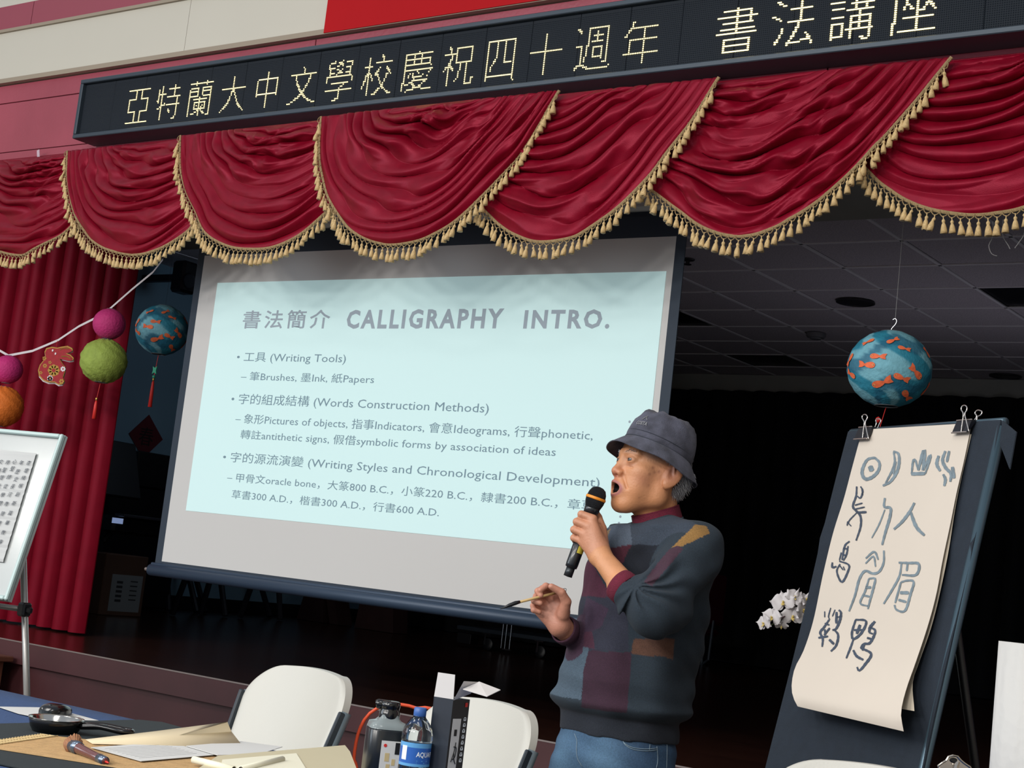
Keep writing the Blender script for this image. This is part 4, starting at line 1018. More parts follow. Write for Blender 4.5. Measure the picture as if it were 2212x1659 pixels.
b.box(lt_+ax_[0]*.011-(0, 0, .012)+fn*.0009, (.008, .0006, .02), ax_); 
for Lq in (((-.002, .060), (-.004, .072), (-.010, .082)), ((-.006, .064), (.006, .062), (.008, .070), (-.002, .076)), ((.000, .070), (.004, .078), (.010, .084))): b.tube(crs([lt_+ax_[0]*x-np.array([0, 0, z])+fn*.0012 for x, z in Lq], 12), .0009, n=5)
b.build('label_print', mat('print_black', (16, 16, 20), .5), t, kind='stuff')
b = MB(); 
for (dx, dz, s) in ((-.006, -.028, .008), (.006, -.036, .006), (-.003, -.046, .007)): b.box(lt_+ax_[0]*dx+(0, 0, dz)+fn*.0007, (s, .0004, s*1.8), ax_)
b.build('label_figure', mat('print_tan', (196, 176, 130), .6), t, kind='stuff')
b = MB().lathe([(.003, 0), (.003, .0006), (0, .0006)], lt_-ax_[0]*.011-np.array([0, 0, .008])+fn*.0005, fn, n=8); b.build('label_seal', m_red, t)

# water bottle
c = onZ(884, 1736, ZT+.004); t = thing('water_bottle', 'clear plastic water bottle with blue cap and blue label', 'bottle', c)
Z = lambda v, u=892: zat(c, v, u); k_ = float(-(RCW.T@(c-CAM))[2])/F_PX; R0 = 34.5*k_
prof = [(R0*.8, 0), (R0, .006), (R0*.97, .012), (R0, .02), (R0*.97, .028), (R0, .036)]
zl0, zl1 = Z(1652), Z(1601); zsh = Z(1594); zn0 = Z(1548); zn1 = Z(1541)
prof += [(R0*.98, zl0-.004), (R0*.96, zl0), (R0*.96, zl1), (R0*1.0, zsh), (R0*.97, Z(1588)), (R0*.99, Z(1585)), (R0*.92, Z(1578)), (R0*.90, Z(1573)), (R0*.76, Z(1563)), (R0*.58, Z(1554)), (R0*.42, zn0), (R0*.36, zn1), (R0*.36, zn1+.006)]
MB().lathe(prof, c, n=40, cap=False).build('bottle_wall', gl, t, True)
MB().lathe([(0, .003)]+[(r*.95, z) for r, z in prof[1:9]]+[(0, prof[8][1])], c, n=32, cap=False).build('water', mat('water', (150, 190, 210), .02, trans=1.0, ior=1.33), t, True)
MB().lathe([(R0*.37, Z(1546)), (R0*.40, Z(1544)), (R0*.40, Z(1538)), (R0*.395, Z(1528)), (R0*.35, Z(1526.5)), (0, Z(1526))], c, n=30).build('cap', mat('cap_blue', (50, 92, 160), .4), t, True)
b = MB(); nn = 40; V = []; a0 = -math.pi
fx = -rx
def cyl(R, ang, z): return c+R*(math.cos(ang)*fx+math.sin(ang)*rt)+np.array([0, 0, z])
rings = [(R0*.975, zl0), (R0*.975, zl0+(zl1-zl0)*.12), (R0*.975, zl0+(zl1-zl0)*.8), (R0*.975, zl1)]
for r, z in rings:
    for k in range(nn): V.append(cyl(r, 2*PI*k/nn, z))
Fs = []; mi_ = []
for i in range(3):
    for k in range(nn): Fs.append((i*nn+k, i*nn+(k+1) % nn, (i+1)*nn+(k+1) % nn, (i+1)*nn+k)); mi_.append(0 if i == 1 else 1)
obj('label', V, Fs, [mat('label_blue', (38, 92, 172), .35), mat('label_light_blue', (92, 156, 206), .35)], t, True, mi_)
def cyl_text(body, a0, z0, width_ang, h, m, R=R0*.99, shear=.15):
    V, Fs = glyphs(body, 1.0, .02); x0, x1 = V[:, 0].min(), V[:, 0].max(); y0, y1 = V[:, 1].min(), V[:, 1].max()
    P = [cyl(R, a0+((x-x0)/(x1-x0))*width_ang+shear*(y-y0)*.1, z0+(y-y0)/(y1-y0)*h) for x, y in V]
    o = obj('label_lettering', P, Fs, m, t); return o
cyl_text('AQUAFI', .10, zl0+(zl1-zl0)*.38, 1.25, (zl1-zl0)*.26, mat('label_white_print', (228, 236, 240), .4))
for (dz, wa) in ((.16, 1.1), (.24, .8)): 
    V = [cyl(R0*.985, .15, zl0+(zl1-zl0)*dz), cyl(R0*.985, .15+wa*.5, zl0+(zl1-zl0)*dz), cyl(R0*.985, .15+wa, zl0+(zl1-zl0)*dz), cyl(R0*.985, .15+wa, zl0+(zl1-zl0)*(dz+.025)), cyl(R0*.985, .15+wa*.5, zl0+(zl1-zl0)*(dz+.025)), cyl(R0*.985, .15, zl0+(zl1-zl0)*(dz+.025))]
    obj('label_wave', V, [(0, 1, 4, 5), (1, 2, 3, 4)], mat('label_light_blue', (92, 156, 206), .35), t)
V = [cyl(R0*.985, a, zl0+(zl1-zl0)*f) for f in (.25, .85) for a in (-.95, -.75, -.55)]
obj('nutrition_panel', V, [(0, 1, 4, 3), (1, 2, 5, 4)], mat('label_white_print', (228, 236, 240), .4), t)

# black ink box with open flaps
c = onZ(952, 1745, ZT+.004); t = thing('ink_box', 'tall open black cardboard box with white flaps behind the water bottle', 'box', c)
Zb = lambda v, u: zat(c, v, u)
H = Zb(1508, 955); kk = float(-(RCW.T@(c-CAM))[2])/F_PX
th = math.radians(48); dl = -rt*math.cos(math.radians(25))*1.0+rx*math.sin(math.radians(25)); dr = rt*math.cos(math.radians(52))+rx*math.sin(math.radians(52))
wl_, wr2 = 43*kk/math.cos(math.radians(25)), 36*kk/math.cos(math.radians(52))
c0 = c; mbx = mat('box_navy', (26, 34, 46), .5); mbx2 = mat('box_black_print', (12, 13, 20), .45); mfl = mat('box_white_inside', (206, 202, 200), .8)
cnr = [c0, c0+dl*wl_, c0+dl*wl_+dr*wr2, c0+dr*wr2]; Hh = np.array([0, 0, H]); tk = .0012
for i, (a, e, m_) in enumerate(((cnr[0], cnr[1], mbx), (cnr[1], cnr[2], mbx), (cnr[2], cnr[3], mbx), (cnr[3], cnr[0], mbx2))):
    nn_ = np.cross(e-a, [0, 0, 1.]); nn_ /= np.linalg.norm(nn_); nn_ = nn_ if nn_@(c0+dl*wl_/2+dr*wr2/2-a) > 0 else -nn_
    MB().prism([a, e, e+Hh, a+Hh], nn_*tk).build('side_panel', m_, t)
MB().prism(cnr, (0, 0, .0015)).build('bottom_panel', mbx, t)
def flap(a, e, h, out, m_, ins=.0, kink=None, nm='flap'):
    a = a+Hh; e = e+Hh; d = (e-a)*ins; P = [a, e, e-d+out+h, a+d+out+h]; nn_ = np.cross(e-a, out+h); nn_ /= np.linalg.norm(nn_)
    MB().prism(P, nn_*.001).build(nm, m_, t)
up_ = lambda z: np.array([0, 0, z])
flap(cnr[0], cnr[1], up_(.041), -rx*.002, mfl, .06)
nf = dr*1.0
a, e = cnr[0]+Hh, cnr[3]+Hh; outd = rt*.030-rx*.006
q1, q2 = a+rt*.020+up_(.026), e+rt*.026+up_(.024)
MB().prism([a+up_(-.002), e+up_(.010), e+rt*.012+up_(.031), a+rt*.014+up_(.032)], (rx*.001)).build('flap', mfl, t)
f0 = [a+rt*.014+up_(.032), e+rt*.012+up_(.031), e+rt*.050+up_(.022)-rx*.01, a+rt*.056+up_(.012)-rx*.02]
MB().prism([f0[0]-up_(.014), f0[1], f0[2], f0[3]], (0, 0, .001)).build('tuck_flap', mfl, t)
# print on the right face
fd = dr; fnn = np.cross(dr, EZ); fnn = fnn if fnn@(CAM-c0) > 0 else -fnn
def onface(f, z): return c0+dr*wr2*f+up_(z)+fnn*.0006
b = MB(); b.prism([onface(.10, H*.36), onface(.58, H*.36), onface(.58, H*.82), onface(.10, H*.82)], fnn*.0004); b.build('label', mat('label_paper', (206, 206, 204), .6), t)
b = MB()
for Lq in (((.40, .60), (.36, .52), (.22, .42)), ((.30, .56), (.46, .55), (.44, .47), (.30, .44)), ((.36, .50), (.40, .44), (.50, .40))): b.tube(crs([onface(x, H*z)+fnn*.0012 for x, z in Lq], 12), .0008, n=5)
b.prism([onface(.24, H*.66)+fnn*.0006, onface(.40, H*.66)+fnn*.0006, onface(.40, H*.72)+fnn*.0006, onface(.24, H*.72)+fnn*.0006], fnn*.0002)
b.build('label_print', mat('print_black', (16, 16, 20), .5), t, kind='stuff')
b = MB(); 
for k in range(8):
    for (f0_, f1_, z0_, z1_) in ((.74, .88, 0, .006), (.74, .78, .006, .024), (.84, .88, .006, .024), (.76, .86, .028, .034)):
        b.prism([onface(f0_, H*(.80-.055*k+z0_)), onface(f1_, H*(.80-.055*k+z0_)), onface(f1_, H*(.80-.055*k+z1_)), onface(f0_, H*(.80-.055*k+z1_))], fnn*.0003)
b.build('side_print', mat('label_white_print', (228, 236, 240), .4), t, kind='stuff')
b = MB(); b.prism([onface(.74, H*.93), onface(.88, H*.93), onface(.88, H*.97), onface(.74, H*.97)], fnn*.0004); b.build('red_seal_print', m_red, t)

# orange cord
dO = 3.75
P = [dep(u, v, dO) for u, v in ((764, 1700), (764, 1650), (768, 1610), (777, 1575), (793, 1547), (815, 1530), (845, 1521), (880, 1524), (905, 1531), (925, 1528), (945, 1540), (958, 1580), (964, 1660))]
P = [np.array([P[0][0]-.05, P[0][1], .006])]+P+[np.array([P[-1][0]+.05, P[-1][1]+.05, .006])]
b = MB().tube(crs(P, 90), .0042, n=8); tag(b.build('power_cord', mat('orange_cord', (214, 76, 40), .5), smooth=True), 'orange cord looping up behind the ink bottle', 'cord')

# ------------------------------------------------------------------ white folding chairs
mch = mat('chair_resin_white', (188, 186, 178), .42, noise=(6, .015), bump=(250, .06)); mcf = mat('chair_frame_grey', (104, 116, 122), .35, .35); mcd = mat('chair_frame_dark', (34, 44, 54), .4)
def chair(u, v, d, f2, label, w=.42, zt_=None):
    top = dep(u, v, d); ztop = top[2]; f = rx*(-f2[1])+rt*f2[0]; f[2] = 0; f /= np.linalg.norm(f); l = np.cross([0, 0, 1.], f)
    if l @ rt < 0: l = -l
    base = np.array([top[0], top[1], 0])+f*.27
    t = thing('folding_chair', label, 'chair', base, 'white folding chairs behind the table')
    L = lambda a, b_, z: base+l*a+f*b_+np.array([0, 0, z])
    rec = math.tan(math.radians(17)); zs_ = .44; zbk = ztop-.235
    G = []; NR = 30; rc = .095; Hh_ = .235
    for k in range(NR):
        vv = 1-(1-k/(NR-1))**1.6 if k > 0 else 0
        zz = zbk+Hh_*vv; row = []
        hw = w/2*(.90+.10*vv); e_ = zz-(ztop-rc)
        am = hw if e_ <= 0 else hw-rc+math.sqrt(max(0, rc*rc-min(e_, rc)**2))
        for i in range(25):
            uu = -1+2*i/24; uu = math.copysign(1-(1-abs(uu))**1.5, uu); a = am*uu; xx = a/(w/2)
            z = zz+.022*(1-xx**2)*vv+.015*xx*xx*(1-vv)-.018*vv
            ed = max(0, (abs(uu)-.90)/.10)**2*.010; bb_ = -.27+(ztop-z)*rec+.040*xx**2+.010*(1-vv)-ed
            row.append(L(a, bb_, z))
        G.append(row)
    MB().solid(G, -f*.022).build('backrest', mch, t, True)
    for sg_ in (-1, 1):
        i = 0 if sg_ < 0 else 24
        P = [G[15][i]+l*sg_*.003-f*.014, G[0][i]+l*sg_*.003-f*.014]; dv = (P[1]-P[0]); P.append(L(sg_*w/2*1.0, .0, zs_+.03)); P.append(L(sg_*w/2, .26, .015))
        MB().tube(P, .013, n=10, flat=1.0).build('frame_leg', mcf, t, True)
        e = [P[0]+f*.012+l*sg_*.004, P[1]+f*.012+l*sg_*.004]
        MB().box((e[0]+e[1])/2, (.010, .030, float(np.linalg.norm(e[1]-e[0]))), ax=[l, np.cross((e[0]-e[1])/np.linalg.norm(e[0]-e[1]), l), (e[0]-e[1])/np.linalg.norm(e[0]-e[1])], bev=.003).build('edge_channel', mcd, t)
        MB().tube([L(sg_*(w/2-.03), .16, zs_), L(sg_*(w/2-.03), -.24, .015)], .012, n=10).build('rear_leg', mcf, t, True)
    b = MB(); 
    b.box(L(0, 0, zs_), (w-.05, .40, .035), ax=[l, f, np.array([0, 0, 1.])], bev=.014); b.build('seat', mch, t)
    MB().tube([L(-w/2+.03, -.2, .12), L(w/2-.03, -.2, .12)], .009, n=8).build('crossbar', mcf, t)
    return t
chair(676, 1447, 3.9, (-.72, .69), 'left white folding chair, its backrest above the cream papers')
chair(1062, 1517, 3.60, (-.76, .65), 'white folding chair between the black ink box and the man')
chair(1896, 1659, 2.86, (-.5, .85), 'white folding chair barely showing its top below the flip chart')

# ------------------------------------------------------------------ flip chart easel
P0e = dep(1832, 932, 3.7); we = -hor(-250, 1109)   # towards the right and nearer
se, ne = solve_plane(P0e, we, (1832, 932), (1660, 1640), .785)
E_ = lambda u, v, o=0.0: onP(u, v, P0e+ne*o, ne)
TL, TR = E_(1832, 932), E_(2162, 908)
Wc = float((TR-TL)@we); BLn = E_(1660, 1640); Hc = float((TL-BLn)@se)+.12
fe = thing('flip_chart_easel', 'black cloth covered flip chart easel at the right', 'easel', np.array([(TL+TR)[0]/2, (TL+TR)[1]/2, 0]))
mbc = mat('navy_black_cloth', (24, 34, 46), .85, noise=(40, .12), bump=(500, .25)); mtb = mat('easel_tube', (72, 92, 104), .3, .5)
G = []
for k in range(25):
    row = []
    for i in range(17):
        x = Wc*i/16; y = Hc*k/24; row.append(TL+we*x-se*y+ne*(.002*math.sin(y*9+x*5)+.0015*math.sin(x*40+y*3)+.004*math.exp(-((y-.27)/.01)**2)))
    G.append(row)
MB().solid(G, -ne*.004).build('cloth_cover', mbc, fe, True)
MB().box((TL+TR)/2-se*Hc/2-ne*.016, (Wc-.03, .018, Hc-.02), [we, ne, se]).build('board', m_dark, fe)
b = MB()
R1, R2 = E_(2164, 922, -.01), E_(1994, 1665, -.01); dR = (R2-R1)
flo = R1+dR*(R1[2]/-dR[2])
MB().tube([R1, flo+(0, 0, .0)], .011, n=10).build('leg', mtb, fe, True)
L1 = TL-ne*.02+we*.01-se*.02; dL = BLn-TL; MB().tube([L1, L1+dL*(L1[2]/-dL[2])], .011, n=10).build('leg', mtb, fe, True)
m1 = (TL+TR)/2-ne*.04-se*.02; MB().tube([m1, np.array([m1[0]-ne[0]*.42, m1[1]-ne[1]*.42, 0.0])], .010, n=10).build('rear_leg', m_darkp, fe, True)
MB().tube([TL-ne*.012, TR-ne*.012], .010, n=10).build('top_bar', mtb, fe, True)
MB().prism([TR+we*.004, TR+we*.03-se*.02-ne*.02, TR+we*.035-se*.10-ne*.02, TR+we*.012-se*.05], -ne*.003).build('cloth_corner', mbc, fe)
# sheets of rice paper clipped on it
def obulge(sd): 
    sd = sd/1.121
    a = .006+.020*np.clip(sd/.45, 0, 1)**1.5; 
    return a+.055*np.clip((sd-.42)/.16, 0, 1)**2-.03*np.clip((sd-.56)/.06, 0, 1)**2
def onpaper(u, v, e=0.0, k=1.0):
    o = 0.0
    for _ in range(4): p = E_(u, v, o+e); o = obulge(float((TL-p)@se))*k
    return E_(u, v, o+e)
def paper(left, right, name, label, k, m_, e=0.0):
    Lp, Rp = crs(left, 40), crs(right, 40); G = []
    for a, c_ in zip(Lp, Rp):
        row = []
        for i in range(13):
            f = i/12; row.append(onpaper(a[0]*(1-f)+c_[0]*f, a[1]*(1-f)+c_[1]*f, e, k))
        G.append(row)
    o = MB().solid(G, -ne*.0006).build(name, m_, smooth=True); tag(o, label, 'paper'); return o
mrp = mat('rice_paper', (202, 191, 178), .8, noise=(5, .02)); mrp2 = mat('rice_paper_back', (206, 194, 174), .8, noise=(5, .02))
paper([(1900, 930), (1880, 1000), (1850, 1130), (1800, 1280), (1780, 1400), (1760, 1470), (1770, 1500)], [(2098, 938), (2067, 1077), (2046, 1204), (2016, 1338), (1985, 1430), (1971, 1475), (1975, 1536)], 'rice_paper_sheet', 'blank rear rice paper sheet showing along the right edge of the written sheet', .55, mrp2, .001)
pf = paper([(1864, 928), (1857, 950), (1838, 1020), (1822, 1080), (1800, 1150), (1778, 1240), (1757, 1340), (1736, 1405), (1717, 1443), (1710, 1480), (1713, 1505), (1723, 1526)],
      [(2098, 914), (2092, 948), (2080, 1005), (2066, 1065), (2052, 1135), (2036, 1210), (2022, 1285), (2003, 1355), (1978, 1430), (1957, 1490), (1946, 1540), (1952, 1580)], 'calligraphy_sheet', 'long rice paper sheet brushed with grey ancient picture characters on the easel', 1.0, mrp, .003)
mgi = mat('diluted_ink', (112, 126, 134), .7, noise=(60, .22)); mgd = mat('dark_ink', (58, 68, 84), .7, noise=(60, .25))
def r3(L): return [(1600+u/3.614, 850+v/3.614) for u, v in L]
def r4(L): return [(1600+u/3.614, 1200+v/3.614) for u, v in L]
def stroke(mb, L, w, e=.0042):
    Q = crs(L, max(6, 5*len(L))) if len(L) > 2 else crs([L[0], ((L[0][0]+L[1][0])/2, (L[0][1]+L[1][1])/2), L[1]], 6)
    T = np.gradient(Q, axis=0); T /= np.linalg.norm(T, axis=1)[:, None]+1e-9; w = w/3.614/2; n = len(Q)
    A = []; B = []
    for i in range(n):
        ww = w*(.75+.45*math.sin(PI*(i+.8)/(n+.6)))*(1+.12*math.sin(i*2.1))
        nx_ = np.array([-T[i][1], T[i][0]])*ww; A.append(onpaper(*(Q[i]+nx_), e)); B.append(onpaper(*(Q[i]-nx_), e))
    mb.add(A+B, [(i, i+1, n+i+1, n+i) for i in range(n-1)])
def glyph(cv, S, m_):
    b = MB()
    for L, w in S: stroke(b, cv(L), w)
    return b
GL = [
 (r3, mgi, [([(1045, 500), (1082, 540), (1075, 600), (1030, 650), (975, 668), (948, 630), (955, 575), (990, 515), (1048, 500)], 22), ([(998, 592), (1018, 585), (1035, 578)], 40)]),
 (r3, mgi, [([(1190, 452), (1230, 470), (1236, 540), (1215, 620), (1165, 690), (1108, 720)], 20), ([(1194, 460), (1202, 530), (1182, 600), (1130, 700)], 15), ([(1212, 530), (1190, 630)], 12)]),
 (r3, mgi, [([(1330, 628), (1440, 624)], 24), ([(1333, 630), (1345, 530), (1362, 520), (1385, 598)], 15), ([(1385, 600), (1425, 452), (1436, 470), (1420, 600)], 22), ([(1425, 600), (1472, 488), (1480, 500), (1440, 625)], 16)]),
 (r3, mgi, [([(1545, 485), (1530, 550), (1557, 605)], 22), ([(1597, 448), (1575, 520), (1600, 580), (1640, 625), (1635, 688)], 22), ([(1627, 448), (1608, 535)], 18), ([(1652, 572), (1665, 662)], 24), ([(1580, 630), (1597, 670), (1588, 722)], 20)]),
 (r3, mgd, [([(905, 725), (900, 800), (875, 880), (905, 920), (935, 960), (935, 1040), (900, 1148)], 15), ([(935, 725), (952, 760), (935, 815), (908, 800)], 12), ([(945, 740), (952, 795)], 9), ([(890, 872), (950, 855)], 10), ([(895, 902), (968, 886)], 10), ([(910, 930), (982, 925)], 16), ([(905, 930), (842, 1000), (862, 1036)], 9), ([(835, 998), (830, 1032)], 9)]),
 (r3, mgi, [([(1125, 815), (1120, 885), (1168, 892), (1165, 960), (1130, 1080), (1103, 1182)], 19), ([(1125, 905), (1080, 1020), (1022, 1128)], 10)]),
 (r3, mgi, [([(1356, 852), (1320, 920), (1260, 1000), (1195, 1060)], 20), ([(1325, 925), (1370, 1040), (1434, 1108)], 23)]),
 (r3, mgd, [([(850, 1153), (812, 1190), (790, 1300)], 13), ([(838, 1190), (824, 1260), (800, 1305)], 12), ([(800, 1205), (835, 1215)], 12), ([(798, 1258), (820, 1264)], 12), ([(785, 1240), (770, 1302)], 10), ([(768, 1308), (840, 1335), (840, 1380), (790, 1472), (750, 1390), (775, 1330)], 14), ([(715, 1318), (715, 1356), (748, 1350)], 14), ([(770, 1340), (800, 1378)], 9), ([(800, 1350), (812, 1380)], 8)]),
 (r3, mgi, [([(975, 1287), (1042, 1235), (1073, 1297)], 14), ([(973, 1327), (1035, 1272), (1052, 1352)], 12), ([(1117, 1225), (1115, 1320), (1080, 1390), (1030, 1405), (970, 1385), (925, 1450), (890, 1580), (845, 1700)], 17), ([(1000, 1445), (1048, 1445), (1040, 1500), (1010, 1610), (992, 1682)], 16), ([(1000, 1445), (970, 1545), (932, 1635), (995, 1660)], 14), ([(972, 1516), (1018, 1512)], 18), ([(958, 1575), (1005, 1585)], 14)]),
 (r4, mgi, [([(1232, 55), (1310, 58), (1390, 66), (1368, 150), (1258, 150)], 18), ([(1302, 65), (1295, 120)], 14), ([(1255, 60), (1238, 160), (1180, 270), (1115, 377)], 15), ([(1250, 208), (1300, 195), (1350, 206), (1325, 300), (1282, 430), (1215, 422), (1200, 385)], 17), ([(1250, 208), (1205, 370)], 14), ([(1243, 290), (1312, 290)], 22), ([(1230, 345), (1292, 362)], 17)]),
 (r4, mgd, [([(655, 435), (655, 482)], 8), ([(702, 408), (685, 475), (696, 500)], 9), ([(736, 422), (715, 475)], 8), ([(765, 425), (782, 445), (775, 500), (745, 570), (715, 582)], 18), ([(748, 440), (745, 530)], 17), ([(750, 480), (780, 478)], 10), ([(725, 575), (760, 620), (745, 700), (703, 748)], 16), ([(690, 655), (728, 692)], 18), ([(690, 500), (650, 560), (620, 600), (640, 650), (635, 712)], 16), ([(695, 565), (650, 622)], 14), ([(605, 642), (682, 630)], 14), ([(655, 530), (692, 542)], 12), ([(655, 575), (662, 620)], 14)]),
 (r4, mgd, [([(895, 500), (978, 512), (945, 600), (880, 652), (868, 600), (897, 500)], 17), ([(932, 540), (905, 612)], 20), ([(882, 582), (952, 580)], 14), ([(880, 650), (860, 710), (823, 803)], 14), ([(1048, 513), (1010, 560), (1002, 600)], 20), ([(1010, 560), (1050, 590), (1010, 680), (960, 690), (935, 722)], 17), ([(1000, 600), (1032, 612)], 12), ([(985, 642), (1022, 652)], 15), ([(935, 720), (1018, 768), (970, 850), (925, 898), (908, 870)], 18), ([(878, 738), (905, 785), (957, 814)], 18), ([(965, 690), (950, 742)], 15)])]
for cv, m_, S in GL:
    b = glyph(cv, S, m_); ob = obj('brushed_character', np.array(b.V), b.F, m_, pf)
    ob['kind'] = 'stuff'
# binder clips
mcb = mat('binder_clip_black', (14, 16, 24), .3); mcw = mat('clip_wire', (214, 208, 204), .2, .9)
def clip(body, fh, bh_, label):
    (u0, v0), (u1, v1) = body
    o = .012; a, c_ = E_(u0, v0, o), E_(u1, v0, o); top = (a+c_)/2; wd = abs(float((c_-a)@we)); hh = float((E_(u0, v0, o)-E_(u0, v1, o))@se)
    t = thing('binder_clip', label, 'binder clip', top-se*hh)
    G = [top-we*wd/2+ne*.007-se*hh, top+we*wd/2+ne*.007-se*hh]
    P = [top-we*wd/2-ne*.010+se*.002, top-we*wd/2+ne*.002+se*.002, top-we*wd/2+ne*.008-se*hh, top-we*wd/2+ne*.006-se*hh]
    MB().prism([P[0], P[1], P[2], P[3]-ne*.0005], we*wd).build('spring_body', mcb, t)
    b = MB(); b.tube([top-we*wd/2+ne*.0085-se*hh, top+we*wd/2+ne*.0085-se*hh], .0018, n=6); b.tube([top-we*wd/2+ne*.003+se*.001, top+we*wd/2+ne*.003+se*.001], .0014, n=6); b.build('rolled_edge', mcw, t)
    def handle(L, o_):
        P = [E_(u, v, o_) for u, v in L]; MB().tube(crs(P, 30), .0014, n=6).build('wire_handle', mcw, t, True)
    handle(fh, .021); handle(bh_, -.004); return t
clip(((1857, 924), (1885, 950)), [(1863, 948), (1865, 930), (1867, 912), (1862, 902), (1865, 896), (1871, 896), (1874, 903), (1869, 912), (1872, 930), (1876, 948)], [(1889, 925), (1893, 915), (1892, 908), (1897, 904), (1903, 908), (1900, 915), (1895, 926)], 'binder clip at the left top corner of the easel sheet')
clip(((2069, 909), (2101, 936)), [(2076, 935), (2079, 912), (2081, 894), (2076, 884), (2080, 876), (2087, 877), (2089, 885), (2084, 894), (2088, 912), (2093, 932)], [(2105, 908), (2110, 899), (2106, 892), (2112, 886), (2121, 889), (2119, 896), (2112, 900), (2109, 909)], 'binder clip at the right top corner of the easel sheet')

# ------------------------------------------------------------------ white orchid on the stage
dOr = 5.25; c = dep(1760, 1340, dOr); t = thing('potted_orchid', 'white orchid spray standing on the stage behind the easel', 'orchid', (c[0]+.1, max(c[1], 4.8), ZS))
mpt = mat('orchid_petal', (214, 208, 208), .55, subsurf=0); mlp = mat('orchid_lip', (214, 190, 110), .5); mstm = mat('orchid_stem', (96, 110, 70), .6); mtip = mat('orchid_stalk_dark', (70, 40, 44), .6)
toc = -hor(1700, 1330)
def petal(mb, c, dirv, nrm, L, Wd, cup=.25):
    sd = np.cross(nrm, dirv); G = []
    for i in range(9):
        a = i/8; hw = Wd*math.sin(PI*min(1, a*1.02+.06))**.7*(.55+.45*math.sin(PI*a*.9+.3)); row = []
        for j in range(7):
            q = -1+j/3; row.append(c+dirv*L*a+sd*hw*q+nrm*L*(cup*a*a-.18*q*q*a+.03*math.sin(9*a+q*3)))
        G.append(row)
    mb.grid(G); H = [[p-nrm*.0012 for p in r] for r in G]; mb.grid([r[::-1] for r in H])
def flower3(u, v, r, yaw, pitch, roll=0, d=dOr, opening=1):
    c = dep(u, v, d); rr_ = rad(r, c); n = toc*math.cos(yaw)+rt*math.sin(yaw); n = n*math.cos(pitch)+np.array([0, 0, math.sin(pitch)]); n /= np.linalg.norm(n)
    x = np.cross([0, 0, 1.], n); x /= np.linalg.norm(x); y = np.cross(n, x)
    for (ang, L, Wd, cup, dz) in ((90, 1.0, .42, .1, -.002), (205, .95, .36, .1, -.002), (335, .95, .36, .1, -.002), (15, 1.05, .68, .18, .002), (165, 1.05, .68, .18, .002)):
        w = math.radians(ang)+roll; dv = x*math.cos(w)+y*math.sin(w)
        b = MB(); petal(b, c+n*dz, dv*opening+n*(1-opening), n, rr_*L, rr_*Wd, cup); b.build('petal', mpt, t, True)
    b = MB(); petal(b, c+n*.002, -y*.8+n*.6, n, rr_*.42, rr_*.18, .3); b.lathe([(0, 0), (rr_*.10, .002), (rr_*.08, .009), (0, .011)], c, n+y*.3, n=8); b.build('lip', mlp, t, True)
flower3(1712, 1332, 27, .25, -.05, .1); flower3(1668, 1334, 24, -.55, -.05, -.1); flower3(1692, 1302, 28, -.15, .25, .3); flower3(1651, 1347, 22, -1.0, -.1, .2)
flower3(1734, 1318, 26, .9, 0, .4); flower3(1716, 1291, 22, .35, .3, -.5); flower3(1740, 1296, 20, 1.0, .5, .2); flower3(1688, 1352, 15, .1, -.8, 0)
b = MB(); petal(b, dep(1713, 1300, dOr), RCW@np.array([.42, .9, 0]), toc, rad(34, c), rad(5, c), .1); petal(b, dep(1735, 1308, dOr), RCW@np.array([.4, .9, 0]), toc, rad(34, c), rad(6, c), .1); b.build('petal', mpt, t, True)
Pst = [dep(1662, 1352, dOr+.03), dep(1690, 1338, dOr+.03), dep(1720, 1318, dOr+.04), dep(1752, 1306, dOr+.04), dep(1790, 1310, dOr+.04)]; base = np.array([c[0]+.12, max(c[1], 4.8)+.05, ZS+.14])
MB().tube(crs(Pst+[base+(0, 0, .3), base], 40), .0026, n=7).build('stem', mstm, t, True)
MB().tube(crs([dep(1682, 1342, dOr-.01), dep(1690, 1335, dOr-.015), dep(1697, 1330, dOr)], 8), .0026, n=6).build('stalk_tip', mtip, t)
MB().lathe([(.045, 0), (.06, .13), (.066, .14), (.058, .14), (.05, .12), (0, .12)], base-(0, 0, .14), n=24).build('pot', mat('pot_white', (200, 200, 196), .4), t, True)
for k in range(4):
    w = k*1.6; b = MB(); dv = np.array([math.cos(w), math.sin(w), .25]); petal(b, base-(0, 0, .02), dv/np.linalg.norm(dv), np.array([0, 0, 1.]), .17, .03, -.3); b.build('leaf', mstm, t, True)

# ------------------------------------------------------------------ paper towels, clipboard clip
c = dep(2288, 1395, 1.55); rT = .058; z1t = dep(2165, 1386, 1.5)[2]
tbx = thing('cardboard_box', 'low white box under the paper towel roll at the right edge', 'box', (c[0], c[1], ZT+.004))
MB().box((c[0], c[1], (ZT+.004+z1t-.28)/2), (.16, .16, z1t-.28-ZT-.005), bev=.003).build('carton', mp, tbx)
t = thing('paper_towel_roll', 'white embossed paper towel roll standing at the right edge', 'paper towel', (c[0], c[1], z1t-.28))
mpt2 = bpy.data.materials.new('paper_towel'); mpt2.use_nodes = True; nt = mpt2.node_tree; bs = nt.nodes['Principled BSDF']; bs.inputs['Base Color'].default_value = srgb((176, 175, 173)); bs.inputs['Roughness'].default_value = .9
tcn = nt.nodes.new('ShaderNodeTexCoord'); vo = nt.nodes.new('ShaderNodeTexVoronoi'); vo.inputs['Scale'].default_value = 95; nt.links.new(tcn.outputs['Object'], vo.inputs['Vector'])
wv = nt.nodes.new('ShaderNodeTexWave'); wv.inputs['Scale'].default_value = 22; wv.inputs['Distortion'].default_value = 3; nt.links.new(tcn.outputs['Object'], wv.inputs['Vector'])
